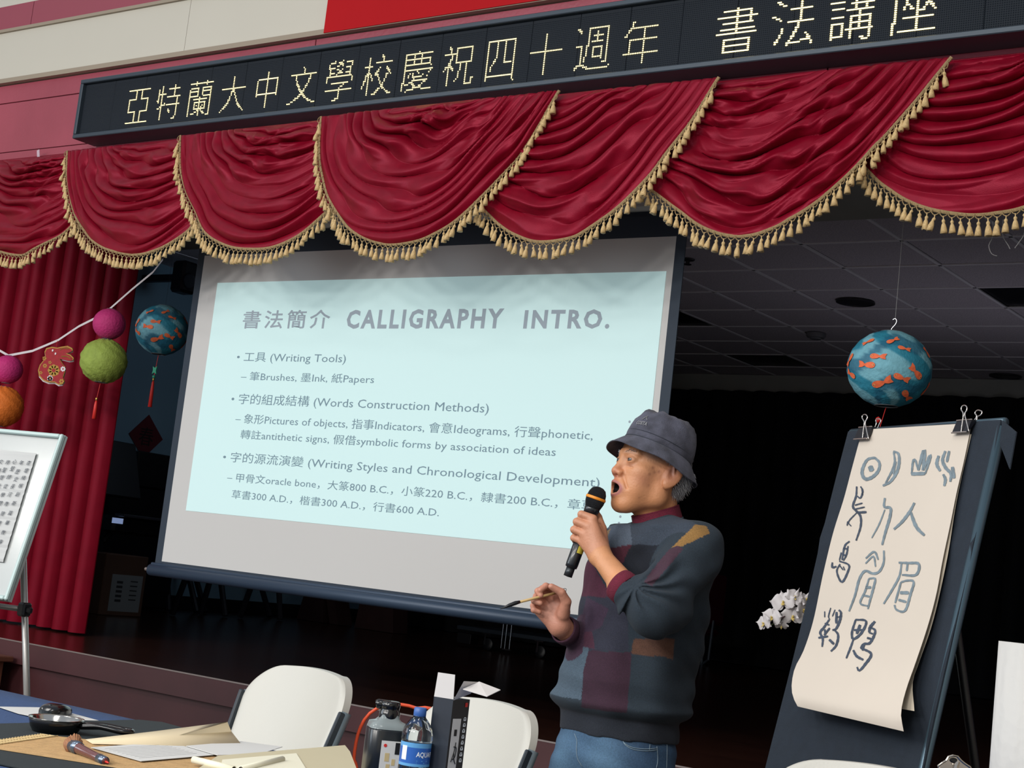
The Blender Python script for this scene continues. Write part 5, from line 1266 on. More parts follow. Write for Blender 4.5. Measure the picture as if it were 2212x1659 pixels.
mm = nt.nodes.new('ShaderNodeMath'); mm.operation = 'ADD'; nt.links.new(vo.outputs['Distance'], mm.inputs[0]); nt.links.new(wv.outputs['Fac'], mm.inputs[1])
bp = nt.nodes.new('ShaderNodeBump'); bp.inputs['Strength'].default_value = .5; bp.inputs['Distance'].default_value = .0012; nt.links.new(mm.outputs[0], bp.inputs['Height']); nt.links.new(bp.outputs[0], bs.inputs['Normal'])
MB().lathe([(.02, 0), (rT, 0), (rT, .28), (.02, .28), (.02, 0)], (c[0], c[1], z1t-.28), n=64, cap=False).build('towel_roll', mpt2, t, True)
MB().lathe([(.0205, .001), (.0205, .279)], (c[0], c[1], z1t-.28), n=32, cap=False).build('cardboard_core', mat('cardboard', (126, 92, 70), .8), t, True)
c = dep(2061, 1660, 2.4); t = thing('clipboard', 'silver butterfly clip on top of a clipboard at the bottom right', 'clipboard', (c[0], c[1], ZT+.004))
kx = rad(1, c); cl = np.array([0, 0, 1.])
MB().box((c[0], c[1]+.012, (ZT+.004+c[2]-.03)/2), (.13, .004, c[2]-.03-ZT-.005), ax=[rt, rx, cl]).build('board', mwd, t)
MB().box((c[0], c[1]+.045, (ZT+.004+c[2]-.06)/2), (.12, .05, c[2]-.06-ZT-.006), ax=[rt, rx, cl]).build('stand_block', mwd, t)
out = [(-34, 4), (-38, -3), (-30, -10), (-22, -16), (-18, -24), (-8, -28), (2, -27), (9, -20), (18, -14), (30, -8), (36, 0), (34, 4), (30, 30), (-30, 30)]
G = [c+rt*(x*kx)-cl*(y*kx)-rx*.004 for x, y in out]
hole = [(-6+7*math.cos(q), -18+4.5*math.sin(q)) for q in np.linspace(0, 2*PI, 13)[:-1]]
b = MB().prism(G, -rx*.003); b.tube([g-rx*.0045 for g in G[:12]], .0018, n=6); b.tube([c+rt*(4*kx)-cl*(-14*kx)-rx*.006, c+rt*(0*kx)+cl*(8*kx)-rx*.009, c+rt*(-3*kx)-cl*(20*kx)-rx*.008], [.004, .005, .006], n=8)
b.build('metal_clip', mat('clip_silver', (206, 196, 184), .16, 1.0), t)
b = MB().prism([c+rt*(x*kx)-cl*(y*kx)-rx*.0082 for x, y in hole], -rx*.0006); b.tube([c+rt*(x*kx)-cl*(y*kx)-rx*.0082 for x, y in hole+hole[:1]], .0011, n=5); b.build('clip_hole', mbk, t)
# ------------------------------------------------------------------ the speaker
DM = 4.0
def L(u, v, t=0.0): return dep(u, v, DM-t)
FWD = -rx                      # towards the camera, level
RGT = rt.copy()                # level, to the right as seen from the camera
UPZ = np.array([0, 0, 1.])
S1 = DM/F_PX                   # metres per pixel at the man

def rcone(p, a, b, ra, rb):
    a = np.array(a); ba = np.array(b)-a; t = np.clip(((p-a)@ba)/(ba@ba+1e-12), 0, 1)
    return np.linalg.norm(p-a-t[:, None]*ba, axis=1)-(ra+(rb-ra)*t)
def ell(p, c, r, ax=None):
    q = p-np.array(c); q = q@np.array(ax).T if ax is not None else q
    r = np.array(r); k0 = np.linalg.norm(q/r, axis=1); k1 = np.linalg.norm(q/(r*r), axis=1)+1e-9
    return k0*(k0-1)/k1
def smin(a, b, k):
    h = np.clip(.5+.5*(b-a)/k, 0, 1); return b*(1-h)+a*h-k*h*(1-h)
def smax(a, b, k): return -smin(-a, -b, k)
def loft(p, lev, ax1, ax2, ztop, zbot):
    z = np.array([l[0] for l in lev]); o = np.argsort(z); z = z[o]; A = np.array([l[1:] for l in lev])[o]
    cx = np.interp(p[:, 2], z, A[:, 0]); cy = np.interp(p[:, 2], z, A[:, 1]); a = np.interp(p[:, 2], z, A[:, 2]); b = np.interp(p[:, 2], z, A[:, 3])
    q = np.stack([p[:, 0]-cx, p[:, 1]-cy, 0*cx], 1); u = q@ax1; w = q@ax2
    k = (np.abs(u/a)**2.3+np.abs(w/b)**2.3)**(1/2.3); d = (k-1)*np.minimum(a, b)
    return np.maximum(np.maximum(d, p[:, 2]-ztop), zbot-p[:, 2])

def nets(f, lo, hi, h, B=8):
    """mesh of f = 0 by naive surface nets, evaluated only near the surface"""
    lo = np.array(lo, float); n = (np.ceil((np.array(hi)-lo)/h/B).astype(int)*B)
    nb = n//B; g = np.stack(np.meshgrid(*[np.arange(k) for k in nb], indexing='ij'), -1).reshape(-1, 3)
    cen = lo+(g*B+B/2)*h; d = f(cen); R = B*h*.87*1.35+.012
    Fd = np.empty(tuple(n), np.float32); Fb = np.where(d > 0, 1.0, -1.0).reshape(tuple(nb))
    Fd[:] = np.repeat(np.repeat(np.repeat(Fb, B, 0), B, 1), B, 2)
    act = g[np.abs(d) < R]; loc = np.stack(np.meshgrid(*[np.arange(B)]*3, indexing='ij'), -1).reshape(-1, 3)
    for s in range(0, len(act), 1500):
        a = act[s:s+1500]; idx = (a[:, None, :]*B+loc[None]).reshape(-1, 3)
        Fd[idx[:, 0], idx[:, 1], idx[:, 2]] = f(lo+idx*h)
    I = Fd < 0
    c8 = [(i, j, k) for i in (0, 1) for j in (0, 1) for k in (0, 1)]
    cnt = sum(I[i:n[0]-1+i, j:n[1]-1+j, k:n[2]-1+k].astype(np.int8) for i, j, k in c8)
    cells = np.argwhere((cnt > 0) & (cnt < 8))
    vals = {c: Fd[cells[:, 0]+c[0], cells[:, 1]+c[1], cells[:, 2]+c[2]] for c in c8}
    acc = np.zeros((len(cells), 3)); num = np.zeros(len(cells))
    for c in c8:
        for a in range(3):
            if c[a] == 0:
                e = list(c); e[a] = 1; e = tuple(e); v0, v1 = vals[c], vals[e]; m = (v0 < 0) != (v1 < 0)
                t = np.where(m, v0/np.where(m, v0-v1, 1), 0); P = np.array(c, float)[None].repeat(len(cells), 0); P[:, a] += t
                acc[m] += P[m]; num[m] += 1
    V = lo+(cells+acc/num[:, None])*h
    ix = np.full(tuple(n), -1, np.int32); ix[cells[:, 0], cells[:, 1], cells[:, 2]] = np.arange(len(cells))
    Fs = []
    for a in range(3):
        sl0 = [slice(None)]*3; sl1 = [slice(None)]*3; sl0[a] = slice(0, n[a]-1); sl1[a] = slice(1, n[a])
        m = I[tuple(sl0)] != I[tuple(sl1)]; E = np.argwhere(m); inn = I[tuple(sl0)][m]
        b, c = (a+1) % 3, (a+2) % 3; ok = (E[:, b] > 0) & (E[:, c] > 0); E = E[ok]; inn = inn[ok]
        def at(db, dc):
            q = E.copy(); q[:, b] -= db; q[:, c] -= dc; return ix[q[:, 0], q[:, 1], q[:, 2]]
        q = np.stack([at(1, 1), at(0, 1), at(0, 0), at(1, 0)], 1)
        q[~inn] = q[~inn][:, ::-1]; q = q[(q >= 0).all(1)]; Fs.append(q)
    return V, np.vstack(Fs)
def np_mesh(name, V, Fq, m, parent, cols=None, smooth_it=1):
    V = V.copy()
    if smooth_it:
        E = np.vstack([Fq[:, [0, 1]], Fq[:, [1, 2]], Fq[:, [2, 3]], Fq[:, [3, 0]]]); 
        for _ in range(smooth_it):
            S = np.zeros_like(V); C = np.zeros(len(V)); np.add.at(S, E[:, 0], V[E[:, 1]]); np.add.at(S, E[:, 1], V[E[:, 0]]); np.add.at(C, E[:, 0], 1); np.add.at(C, E[:, 1], 1)
            V = V*.5+.5*S/np.maximum(C, 1)[:, None]
    org = ORG[parent.name]; me = bpy.data.meshes.new(name); nv, nf = len(V), len(Fq)
    me.vertices.add(nv); me.vertices.foreach_set('co', (V-org).astype(np.float32).ravel())
    me.loops.add(nf*4); me.loops.foreach_set('vertex_index', Fq.astype(np.int32).ravel())
    me.polygons.add(nf); me.polygons.foreach_set('loop_start', np.arange(0, nf*4, 4, dtype=np.int32)); me.polygons.foreach_set('loop_total', np.full(nf, 4, np.int32))
    me.update(calc_edges=True); me.validate(); me.polygons.foreach_set('use_smooth', np.ones(len(me.polygons), bool)); me.materials.append(m)
    if cols is not None:
        A = me.color_attributes.new('col', 'FLOAT_COLOR', 'POINT'); C = cols(V); C4 = np.ones((nv, 4), np.float32); C4[:, :3] = C[:, :3]; A.data.foreach_set('color', C4.ravel())
    return place(name, me, parent, org)

feet = L(1330, 1610, 0); feet = np.array([feet[0], feet[1], 0.0])
man = thing('person', 'older man in a bucket hat and patchwork sweater speaking into a microphone', 'person', feet)

# ---- head frame
PHI, PIT = math.radians(22), math.radians(6)
hf = -math.cos(PHI)*RGT+math.sin(PHI)*FWD; hf /= np.linalg.norm(hf); hl = np.cross(UPZ, hf); hl = hl if hl@FWD > 0 else -hl
hf2 = hf*math.cos(PIT)+UPZ*math.sin(PIT); hu = np.cross(hf2, hl); hu = hu if hu[2] > 0 else -hu
HO = L(1411, 1009, 0); HB = np.array([hf2, hl, hu])
toH = lambda p: (p-HO)@HB.T
frH = lambda q: HO+np.array(q)@HB
def face(q):
    d = ell(q, (-.006, 0, .030), (.094, .075, .086))
    d = smin(d, ell(q, (.024, 0, -.030), (.066, .062, .085)), .03)
    d = smin(d, rcone(q, (.068, -.012, -.112), (.068, .012, -.112), .0205, .0205), .028)              # chin
    for s in (-1, 1):
        d = smin(d, rcone(q, (.056, s*.018, -.106), (-.004, s*.046, -.080), .019, .019), .028)      # jaw
        d = smin(d, rcone(q, (-.004, s*.046, -.080), (-.010, s*.060, -.02), .019, .016), .03)
        d = smin(d, ell(q, (.052, s*.042, -.028), (.026, .022, .020)), .02)                         # cheekbone
        d = smin(d, ell(q, (.050, s*.038, -.066), (.024, .020, .026)), .025)                        # cheek
        d = smin(d, rcone(q, (.087, s*.012, .018), (.073, s*.046, .016), .0085, .0075), .012)       # brow
        d = smax(d, -ell(q, (.101, s*.031, -.001), (.013, .018, .011)), .012)                       # eye socket
        d = smin(d, ell(q, (.0765, s*.031, -.001), (.0145, .0180, .0125)), .004)                    # lids
        d = smax(d, -ell(q, (.091, s*.031, -.0012), (.011, .0150, .0030)), .0010)                   # slit
        d = smax(d, -(rcone(q, (.0895, s*.018, -.017), (.079, s*.044, -.022), .0022, .0018)), .004)  # bag crease
    d = smin(d, rcone(q, (.086, 0, .008), (.101, 0, -.032), .0075, .0105), .012)                    # nose
    d = smin(d, ell(q, (.1025, 0, -.035), (.0105, .0115, .0095)), .008)
    for s in (-1, 1):
        d = smin(d, ell(q, (.0935, s*.0140, -.038), (.0125, .0078, .0085)), .005)
        d = smax(d, -ell(q, (.0985, s*.0085, -.0455), (.0065, .0042, .0050)), .002)
    # open mouth
    d = smin(d, ell(q, (.074, 0, -.074), (.029, .034, .031)), .018)
    ang = np.arctan2(q[:, 2]+.074, q[:, 1]*.80)
    th = np.linspace(0, 2*PI, 21)[:-1]; ring_ = [np.array([.1035-.026*(abs(math.cos(t))**2)-.008*max(0, -math.sin(t)), .0262*math.cos(t), -.0775+.0165*math.sin(t)-.004*abs(math.cos(t))]) for t in th]
    lips = np.full(len(q), 9.0)
    for i in range(20):
        r0 = .0046 if ring_[i][2] < -.0775 else .0034
        lips = np.minimum(lips, rcone(q, ring_[i], ring_[(i+1) % 20], r0, r0))
    d = smin(d, lips, .008)
    d = smax(d, -ell(q, (.097, 0, -.0780), (.034, .0215, .0128)), .003)
    for s in (-1, 1):
        d = smax(d, -rcone(q, (.0915, s*.020, -.042), (.0800, s*.037, -.074), .0022, .0018), .007)    # nasolabial
        d = smax(d, -rcone(q, (.072, s*.032, -.088), (.060, s*.036, -.104), .0016, .0012), .006)
    # ears
    for s in (-1, 1):
        x1_ = np.array([.84, -s*.40, .36]); x1_ /= np.linalg.norm(x1_); x3_ = np.array([-.36, 0, .93]); x3_ = x3_-x1_*(x1_@x3_); x3_ /= np.linalg.norm(x3_); ea = np.array([x1_, np.cross(x3_, x1_), x3_])
        e = ell(q, (-.018, s*.083, -.018), (.0225, .0075, .0370), ea)
        e = smin(e, ell(q, (-.008, s*.080, -.046), (.0125, .0075, .0125)), .008)
        e = smax(e, -ell(q, (-.012, s*.0925, -.012), (.0135, .0085, .0245), ea), .002)
        e = smin(e, rcone(q, (-.020, s*.087, -.030), (-.014, s*.088, .008), .0026, .0026), .003)
        d = smin(d, e, .003)
    return d
NB = L(1416, 1128, 0)
fb = (-.69*RGT+.72*FWD); fb /= np.linalg.norm(fb); lb = np.cross(UPZ, fb); lb = lb if lb@RGT > 0 else -lb
def neckd(p):
    a = frH((-.028, 0, -.055)); d = rcone(p, a, NB, .050, .053)
    d = smin(d, rcone(p, frH((.030, 0, -.100)), NB+fb*.010+UPZ*.01, .016, .026), .03)
    for k in (0, 1, 2): pass
    return d
# torso loft levels: z, cx, cy, a (across), b (front-back)
def lev(u, v, a, b, t=0.0): c = L(u, v, t); return (c[2], c[0], c[1], a, b)
TOR = [lev(1412, 1150, .125, .072), lev(1408, 1185, .168, .098), lev(1402, 1230, .180, .112), lev(1392, 1300, .183, .122), lev(1386, 1345, .182, .128), lev(1370, 1400, .184, .142), lev(1352, 1470, .186, .155), lev(1343, 1520, .182, .150), lev(1338, 1545, .170, .136), lev(1335, 1600, .164, .132)]
SHL, SHR = L(1503, 1187, .12), L(1339, 1187, -.12)
ELL_, CUL, WRL = L(1408, 1322, .25), L(1340, 1264, .185), L(1296, 1200, .115)
ELR, CUR, WRR = L(1290, 1405, -.06), L(1222, 1362, .055), L(1209, 1350, .075)
# ---- hands
def fing(p, J, R, k=.003):
    d = np.full(len(p), 9.0)
    for i in range(len(J)-1): d = smin(d, rcone(p, J[i], J[i+1], R[i], R[i+1]), k)
    return d
TL_ = .060       # t of the microphone axis
LH = dict(
  palm=[(L(1297, 1196, .112), L(1279, 1124, .090), .024, .0125), (L(1296, 1197, .112), L(1270, 1140, .094), .023, .0125), (L(1293, 1199, .112), L(1262, 1157, .092), .022, .012), (L(1291, 1201, .110), L(1259, 1172, .088), .021, .0115), (L(1299, 1180, .098), L(1292, 1140, .070), .020, .0115)],
  fing=[([L(1281, 1121, .090), L(1256, 1111, .078), L(1263, 1118, .046), L(1284, 1131, .036)], [.0115, .0098, .0088, .0075]),
        ([L(1272, 1137, .096), L(1246, 1127, .080), L(1252, 1135, .044), L(1274, 1149, .034)], [.0112, .0100, .0090, .0078]),
        ([L(1264, 1154, .094), L(1240, 1144, .078), L(1246, 1152, .042), L(1268, 1164, .034)], [.0108, .0096, .0086, .0075]),
        ([L(1260, 1170, .088), L(1239, 1162, .075), L(1243, 1169, .044), L(1262, 1178, .036)], [.0098, .0086, .0078, .0066]),
        ([L(1302, 1172, .088), L(1300, 1142, .060), L(1292, 1118, .038), L(1284, 1102, .034)], [.0155, .0125, .0105, .0088])])
RH = dict(
  palm=[(L(1212, 1352, .075), L(1207, 1306, .072), .021, .0125), (L(1210, 1353, .075), L(1192, 1303, .068), .022, .0125), (L(1207, 1354, .073), L(1176, 1308, .068), .021, .0122), (L(1203, 1354, .073), L(1163, 1320, .073), .020, .0115), (L(1212, 1350, .080), L(1218, 1322, .092), .018, .0165)],
  fing=[([L(1207, 1304, .070), L(1193, 1270, .078), L(1179, 1266, .102), L(1167, 1275, .114)], [.0105, .0092, .0085, .0072]),
        ([L(1192, 1301, .066), L(1172, 1272, .078), L(1162, 1277, .102), L(1168, 1286, .114)], [.0108, .0092, .0086, .0074]),
        ([L(1176, 1306, .068), L(1159, 1288, .084), L(1154, 1298, .106), L(1167, 1303, .112)], [.0105, .0090, .0082, .0072]),
        ([L(1164, 1318, .073), L(1152, 1308, .088), L(1153, 1318, .106), L(1165, 1322, .106)], [.0095, .0080, .0074, .0064]),
        ([L(1216, 1328, .095), L(1223, 1300, .108), L(1213, 1280, .116), L(1191, 1267, .120)], [.0165, .0130, .0105, .0082])])
def handd(p, H, wr, fore, rw):
    d = np.full(len(p), 9.0)
    for a, b, r0, r1 in H['palm']: d = smin(d, rcone(p, a, b, r0, r1), .010)
    for J, R in H['fing']: d = smin(d, fing(p, J, R), .0035)
    return smin(d, rcone(p, wr, fore, rw[0], rw[1]), .014)
def box_of(pts, pad): P = np.array(pts); return P.min(0)-pad, P.max(0)+pad
def culled(fn, pts, pad):
    lo, hi = box_of(pts, pad)
    def g(p):
        m = ((p > lo) & (p < hi)).all(1); d = np.maximum(np.maximum(lo-p, p-hi).max(1), 0)+.03
        if m.any(): d[m] = fn(p[m])
        return d
    return g
hand_pts = lambda H: [j for J, R in H['fing'] for j in J]+[a for P in H['palm'] for a in P[:2]]
f_head = culled(lambda p: face(toH(p)), [frH((x, y, z)) for x in (-.115, .125) for y in (-.09, .09) for z in (-.13, .12)], .03)
f_neck = culled(neckd, [frH((-.03, 0, -.05)), NB], .09)
f_lh = culled(lambda p: handd(p, LH, WRL, CUL+(ELL_-CUL)*.3, (.0255, .036)), hand_pts(LH)+[CUL, ELL_], .05)
f_rh = culled(lambda p: handd(p, RH, WRR, CUR+(ELR-CUR)*.3, (.0245, .030)), hand_pts(RH)+[CUR, ELR], .05)
f_core = culled(lambda p: smin(smin(loft(p, [(z, x, y, a*.86, b*.84) for z, x, y, a, b in TOR], lb, fb, TOR[0][0]-.02, TOR[-1][0]-.02),
        smin(rcone(p, NB-UPZ*.075, SHL-UPZ*.01, .05, .045), rcone(p, NB-UPZ*.075, SHR-UPZ*.01, .05, .045), .03), .03),
        smin(smin(rcone(p, SHL, ELL_, .045, .038), rcone(p, ELL_, CUL, .038, .034), .02), smin(rcone(p, SHR, ELR, .045, .036), rcone(p, ELR, CUR, .036, .028), .02), .01), .02),
        [NB, SHL, SHR, ELL_, ELR, CUL, CUR, L(1335, 1610), L(1200, 1500), L(1480, 1500, .15)], .16)
def body_sdf(p):
    d = f_head(p); d = smin(d, f_neck(p), .018); d = smin(d, f_core(p), .012); d = smin(d, f_lh(p), .006); return smin(d, f_rh(p), .006)
def bodycol(V):
    q = toH(V); n = len(V); C = np.tile(np.array(srgb((198, 137, 96))[:3]), (n, 1))
    def mix(c, w): 
        nonlocal C; w = np.clip(w, 0, 1)[:, None]; C = C*(1-w)+np.array(srgb(c)[:3])*w
    g = lambda c, r: np.exp(-(((q-np.array(c))/r)**2).sum(1))
    hd = (V[:, 2] > NB[2]-.02)
    mix((206, 150, 112), g((.05, .045, -.03), .03)*.7)
    mix((170, 104, 84), (g((.10, 0, -.040), .018)+g((.05, .05, -.045), .022)*.6+g((-.015, .08, -.02), .03)*.55))
    mix((150, 100, 80), g((.078, .031, -.014), (.012, .018, .006))*.7)
    mix((120, 78, 64), g((.086, .031, .001), (.01, .017, .005))*.6+g((.086, -.031, .001), (.01, .017, .005))*.6)
    lipw = np.exp(-((np.hypot(q[:, 1]/.0270, (q[:, 2]+.0790)/.0180)-1)/.20)**2)*(q[:, 0] > .070)
    mix((156, 92, 90), lipw*1.0*hd)
    mouth = ((np.hypot(q[:, 1]/.0235, (q[:, 2]+.0785)/.0140)) < 1) & (q[:, 0] > .05) & (q[:, 0] < .0985-.45*np.abs(q[:, 1]))
    mix((20, 10, 14), mouth.astype(float)*hd)
    rr = np.random.RandomState(3)
    for k in range(46):
        c = (rr.uniform(-.02, .08), rr.uniform(.04, .075), rr.uniform(-.10, .05)); mix((140, 88, 64), g(c, rr.uniform(.0018, .0042))*rr.uniform(.2, .5))
    for c in ((.035, .068, -.012), (.028, .070, -.022), (.018, .072, -.018), (.04, .066, -.03)): mix((128, 74, 56), g(c, .0040)*.6)
    mix((150, 136, 130), g((.030, .062, .030), (.030, .03, .020))*.75)
    # brows (grey) and stubble
    for s in (-1, 1): mix((150, 142, 138), g((.088, s*.026, .018), (.014, .022, .0042))*.3)
    for s in (-1, 1): mix((112, 66, 52), g((-.010, s*.088, -.010), (.010, .02, .019))*.85); mix((120, 76, 60), g((-.022, s*.09, .000), (.004, .02, .02))*.5)
    # hands
    rhm = np.linalg.norm(V-L(1190, 1310, .08), axis=1) < .10
    mix((190, 132, 116), rhm*.75)
    lhm = np.linalg.norm(V-L(1270, 1150, .07), axis=1) < .075
    mix((190, 132, 104), lhm*.8)
    arm = (V@np.ones(3)*0+1)*((np.linalg.norm(np.cross(V-WRL, (CUL-WRL)/np.linalg.norm(CUL-WRL)), axis=1) < .06) & (((V-WRL)@(CUL-WRL)) > 0) & (V[:, 2] < WRL[2]+.03))
    mix((206, 146, 104), arm*.7)
    return C
mskin = mat('skin', (190, 134, 100), .48, noise=(26, .10, 5), bump=(190, .25, .003), attr='col', subsurf=.0)
_c = [L(u, v, t) for (u, v, t) in ((1135, 1300, .16), (1135, 1300, -.02), (1580, 1250, .34), (1580, 1250, -.05), (1440, 880, .17), (1440, 880, -.17), (1350, 1400, .36), (1350, 1500, -.24), (1190, 1500, .16), (1190, 1500, -.20))]
lo, hi = np.minimum.reduce(_c), np.maximum.reduce(_c)
lo[2] = L(1330, 1600)[2]-.03; hi[2] = frH((0, 0, .13))[2]
V, Fq = nets(body_sdf, lo, hi, .0026)
np_mesh('body', V, Fq, mskin, man, bodycol, 1)

# ---- eyes, teeth
mey = mat('eye_white', (206, 196, 186), .2, coat=.4); mir = mat('iris_dark', (36, 24, 22), .12, coat=.6)
for s in (-1, 1):
    c = frH((.0785, s*.031, -.0012)); gz = hf2*.98-hl*.05-UPZ*.12; gz /= np.linalg.norm(gz)
    b = MB(); R = .0118; pr = [(R*math.sin(a), R*math.cos(a)) for a in np.linspace(PI, .0, 19)]; b.lathe(pr, c, gz, n=24, cap=False, mis=[0]*12+[1]*6); b.build('eyeball', [mey, mir], man, True)
b = MB()
for k in range(7):
    a = -.6+1.2*k/6; b.box(frH((.0855-.010*abs(math.sin(a)), .0145*math.sin(a*1.3), -.0635)), (.003, .0044, .0055), ax=HB, bev=.001)
b.build('upper_teeth', mat('teeth', (150, 138, 122), .3), man)

# ---- hair
mh = mat('grey_hair', (128, 128, 132), .5, noise=(300, .35)); rr = random.Random(12)
def hair_sdf(p):
    q = toH(p); d = ell(q, (-.018, 0, .010), (.084, .080, .086))
    d = smax(d, q[:, 0]-.030-1.6*np.clip(q[:, 2]-.035, -.1, .05), .008)
    d = smax(d, -(q[:, 2]+.055+.35*(q[:, 0]+.05)), .01)
    return smax(d, -ell(q, (-.012, .08, -.022), (.030, .03, .036)), .006)
pts = [frH((x, y, z)) for x in (-.13, .06) for y in (-.1, .1) for z in (-.09, .11)]; lo_, hi_ = box_of(pts, .01)
V, Fq = nets(hair_sdf, lo_, hi_, .0035); np_mesh('hair', V, Fq, mh, man)
b = MB()
for k in range(1900):
    s_ = rr.choice((1, 1, -1)); z = rr.uniform(-.062, .012)
    a = PI-rr.uniform(0, 1.25)*s_; x = -.018+.084*math.cos(a); y = .080*math.sin(a)
    if rr.random() < .22: a = rr.uniform(.75, 1.5)*s_; x = -.018+.084*math.cos(a); y = .080*math.sin(a); z = rr.uniform(.020, .042)
    elif x > -.040-.0*z: continue
    f = math.sqrt(max(.05, 1-((z-.01)/.086)**2)); p = np.array([-.018+(x+.018)*f, y*f, z])
    out_ = np.array([x+.018, y, 0]); out_ /= np.linalg.norm(out_)+1e-6; ln = rr.uniform(.012, .024)
    dn = np.array([-.35 if x < .0 else -.9, 0, -1.0 if x < 0 else -.45])+np.array([rr.uniform(-.35, .35) for _ in range(3)]); dn /= np.linalg.norm(dn)
    P = [frH(p), frH(p+out_*.003+dn*ln*.5), frH(p+out_*rr.uniform(-.002, .006)+dn*ln)]
    b.tube(P, [.0009, .0008, .0003], n=4, caps=False)
for s in (-1, 1):
    for k in range(46):
        t = rr.random(); p = np.array([.086-.014*t-.001, s*(.012+.032*t), .016+.004*math.sin(t*3)+rr.uniform(-.002, .002)]); p = p+np.array([.0085, 0, .001]); dn = np.array([.3, s*.9, .25+rr.uniform(-.3, .4)])
        b.tube([frH(p), frH(p+dn*.004), frH(p+dn*.008+np.array([.001, 0, 0]))], [.0006, .0005, .0002], n=3, caps=False)
b.build('hair_strands', mat('silver_hair', (168, 168, 172), .4), man, True, kind='stuff')

# ---- hat
e1 = hf2*0+(-hf)*1.0; tb__ = math.radians(20)
ha = UPZ*math.cos(tb__)-hf*math.sin(tb__)*1.0; ha = ha*1.0; ha /= np.linalg.norm(ha); hfa = np.cross(hl, ha); hfa = hfa if hfa@hf > 0 else -hfa
HC = L(1421, 977, 0)
mhat = mat('hat_cotton', (72, 73, 86), .9, noise=(30, .55, 6), bump=(500, .4), sheen=.1); mhs = mat('hat_seam', (46, 50, 60), .9)
px_ = S1
prof = [(74, -2, 0), (78, 0, 0), (78, 14, 0), (76, 30, 0), (73, 44, 0), (67, 58, 0), (62, 66, 0), (57, 72, 0), (46, 77, 0), (24, 79, 0), (1, 79, 0)]
def hatring(r, h, n, ry=.86, wob=0, seed=0):
    R_ = []
    for k in range(n):
        w = 2*PI*k/n; q = r*(1+wob*(math.sin(3*w+seed)+.6*math.sin(5*w+2*seed)+.3*math.sin(9*w+seed*3)))
        R_.append(HC+hfa*q*px_*math.cos(w)*1.02+hl*q*px_*ry*math.sin(w)*1.03+ha*h*px_*(1+wob*.8*math.sin(2*w+seed*1.7)))
    return R_
n = 72; G = [hatring(r, h, n, wob=(.006+.016*(h/84)) if h > 4 else 0, seed=1.3+h*.012) for r, h, _ in prof]
rd2 = random.Random(8); G = [[p+ha*(.0022*math.sin(2*PI*i/n*5+j*1.3)+.0026*math.sin(2*PI*i/n*9+j*1.1))*(j > 3)+(p-HC)*(.028*math.sin(2*PI*i/n*7+j*.9)*math.sin(j*.8)*(3 < j < 9)) for i, p in enumerate(r)] for j, r in enumerate(G)]
b = MB().grid(np.array([r+[r[0]] for r in G])); H = [[p-ha*.0018+ (HC+ha*.03-p)*.015 for p in r] for r in G]; b.grid(np.array([r+[r[0]] for r in H])[:, ::-1]); b.build('crown', mhat, man, True, label='dark grey cotton bucket hat crown')
bp_ = []
for j in range(9):
    t = j/8; r = 78+27*t**.92; h = 1-33*t
    bp_.append([p+ha*(.004*t*math.sin(2*PI*i/n*2+.8)+.003*t*math.sin(2*PI*i/n*5+1)) for i, p in enumerate(hatring(r, h, n, ry=.88))])
G = np.array([r+[r[0]] for r in bp_]); b = MB().grid(G); b.grid((G-ha*.0022)[:, ::-1])
E0 = G[-1]; b.tube([p-ha*.001 for p in E0], .0018, n=6, caps=False); b.build('brim', mhat, man, True)
b = MB()
b.tube([p+(p-HC)/np.linalg.norm(p-HC)*.0005 for p in hatring(77.6, 15, n)+[hatring(77.6, 15, n)[0]]], .0010, n=5, caps=False)
b.tube([p for p in hatring(78.6, 1.5, n)+[hatring(78.6, 1.5, n)[0]]], .0013, n=5, caps=False); b.build('hat_stitching', mhs, man)
# small embroidered mark on the crown front
def onhat(w, h, o=.0015):
    r = np.interp(h, [0, 14, 30, 44, 58], [78, 78, 76, 73, 67]); return HC+hfa*(r*px_*1.02*math.cos(w)+o)+hl*(r*px_*.86*1.03*math.sin(w)+o*math.sin(w))+ha*h*px_
b = MB(); Vt, Ft = glyphs('COSTA', 1.0, .02); x0, x1 = Vt[:, 0].min(), Vt[:, 0].max(); y1 = Vt[:, 1].max()
P = [onhat(.16+.42*(x-x0)/(x1-x0)*1.0, 27+8.5*y/y1, .003) for x, y in Vt]; b.add(P, Ft)
P = [onhat(.30, 40, .003), onhat(.36, 46, .003), onhat(.40, 52, .003), onhat(.42, 45, .003), onhat(.50, 41, .003)]; b.tube(P, .0009, n=5)
b.build('embroidered_mark', mat('embroidery_pale', (128, 128, 130), .8), man)

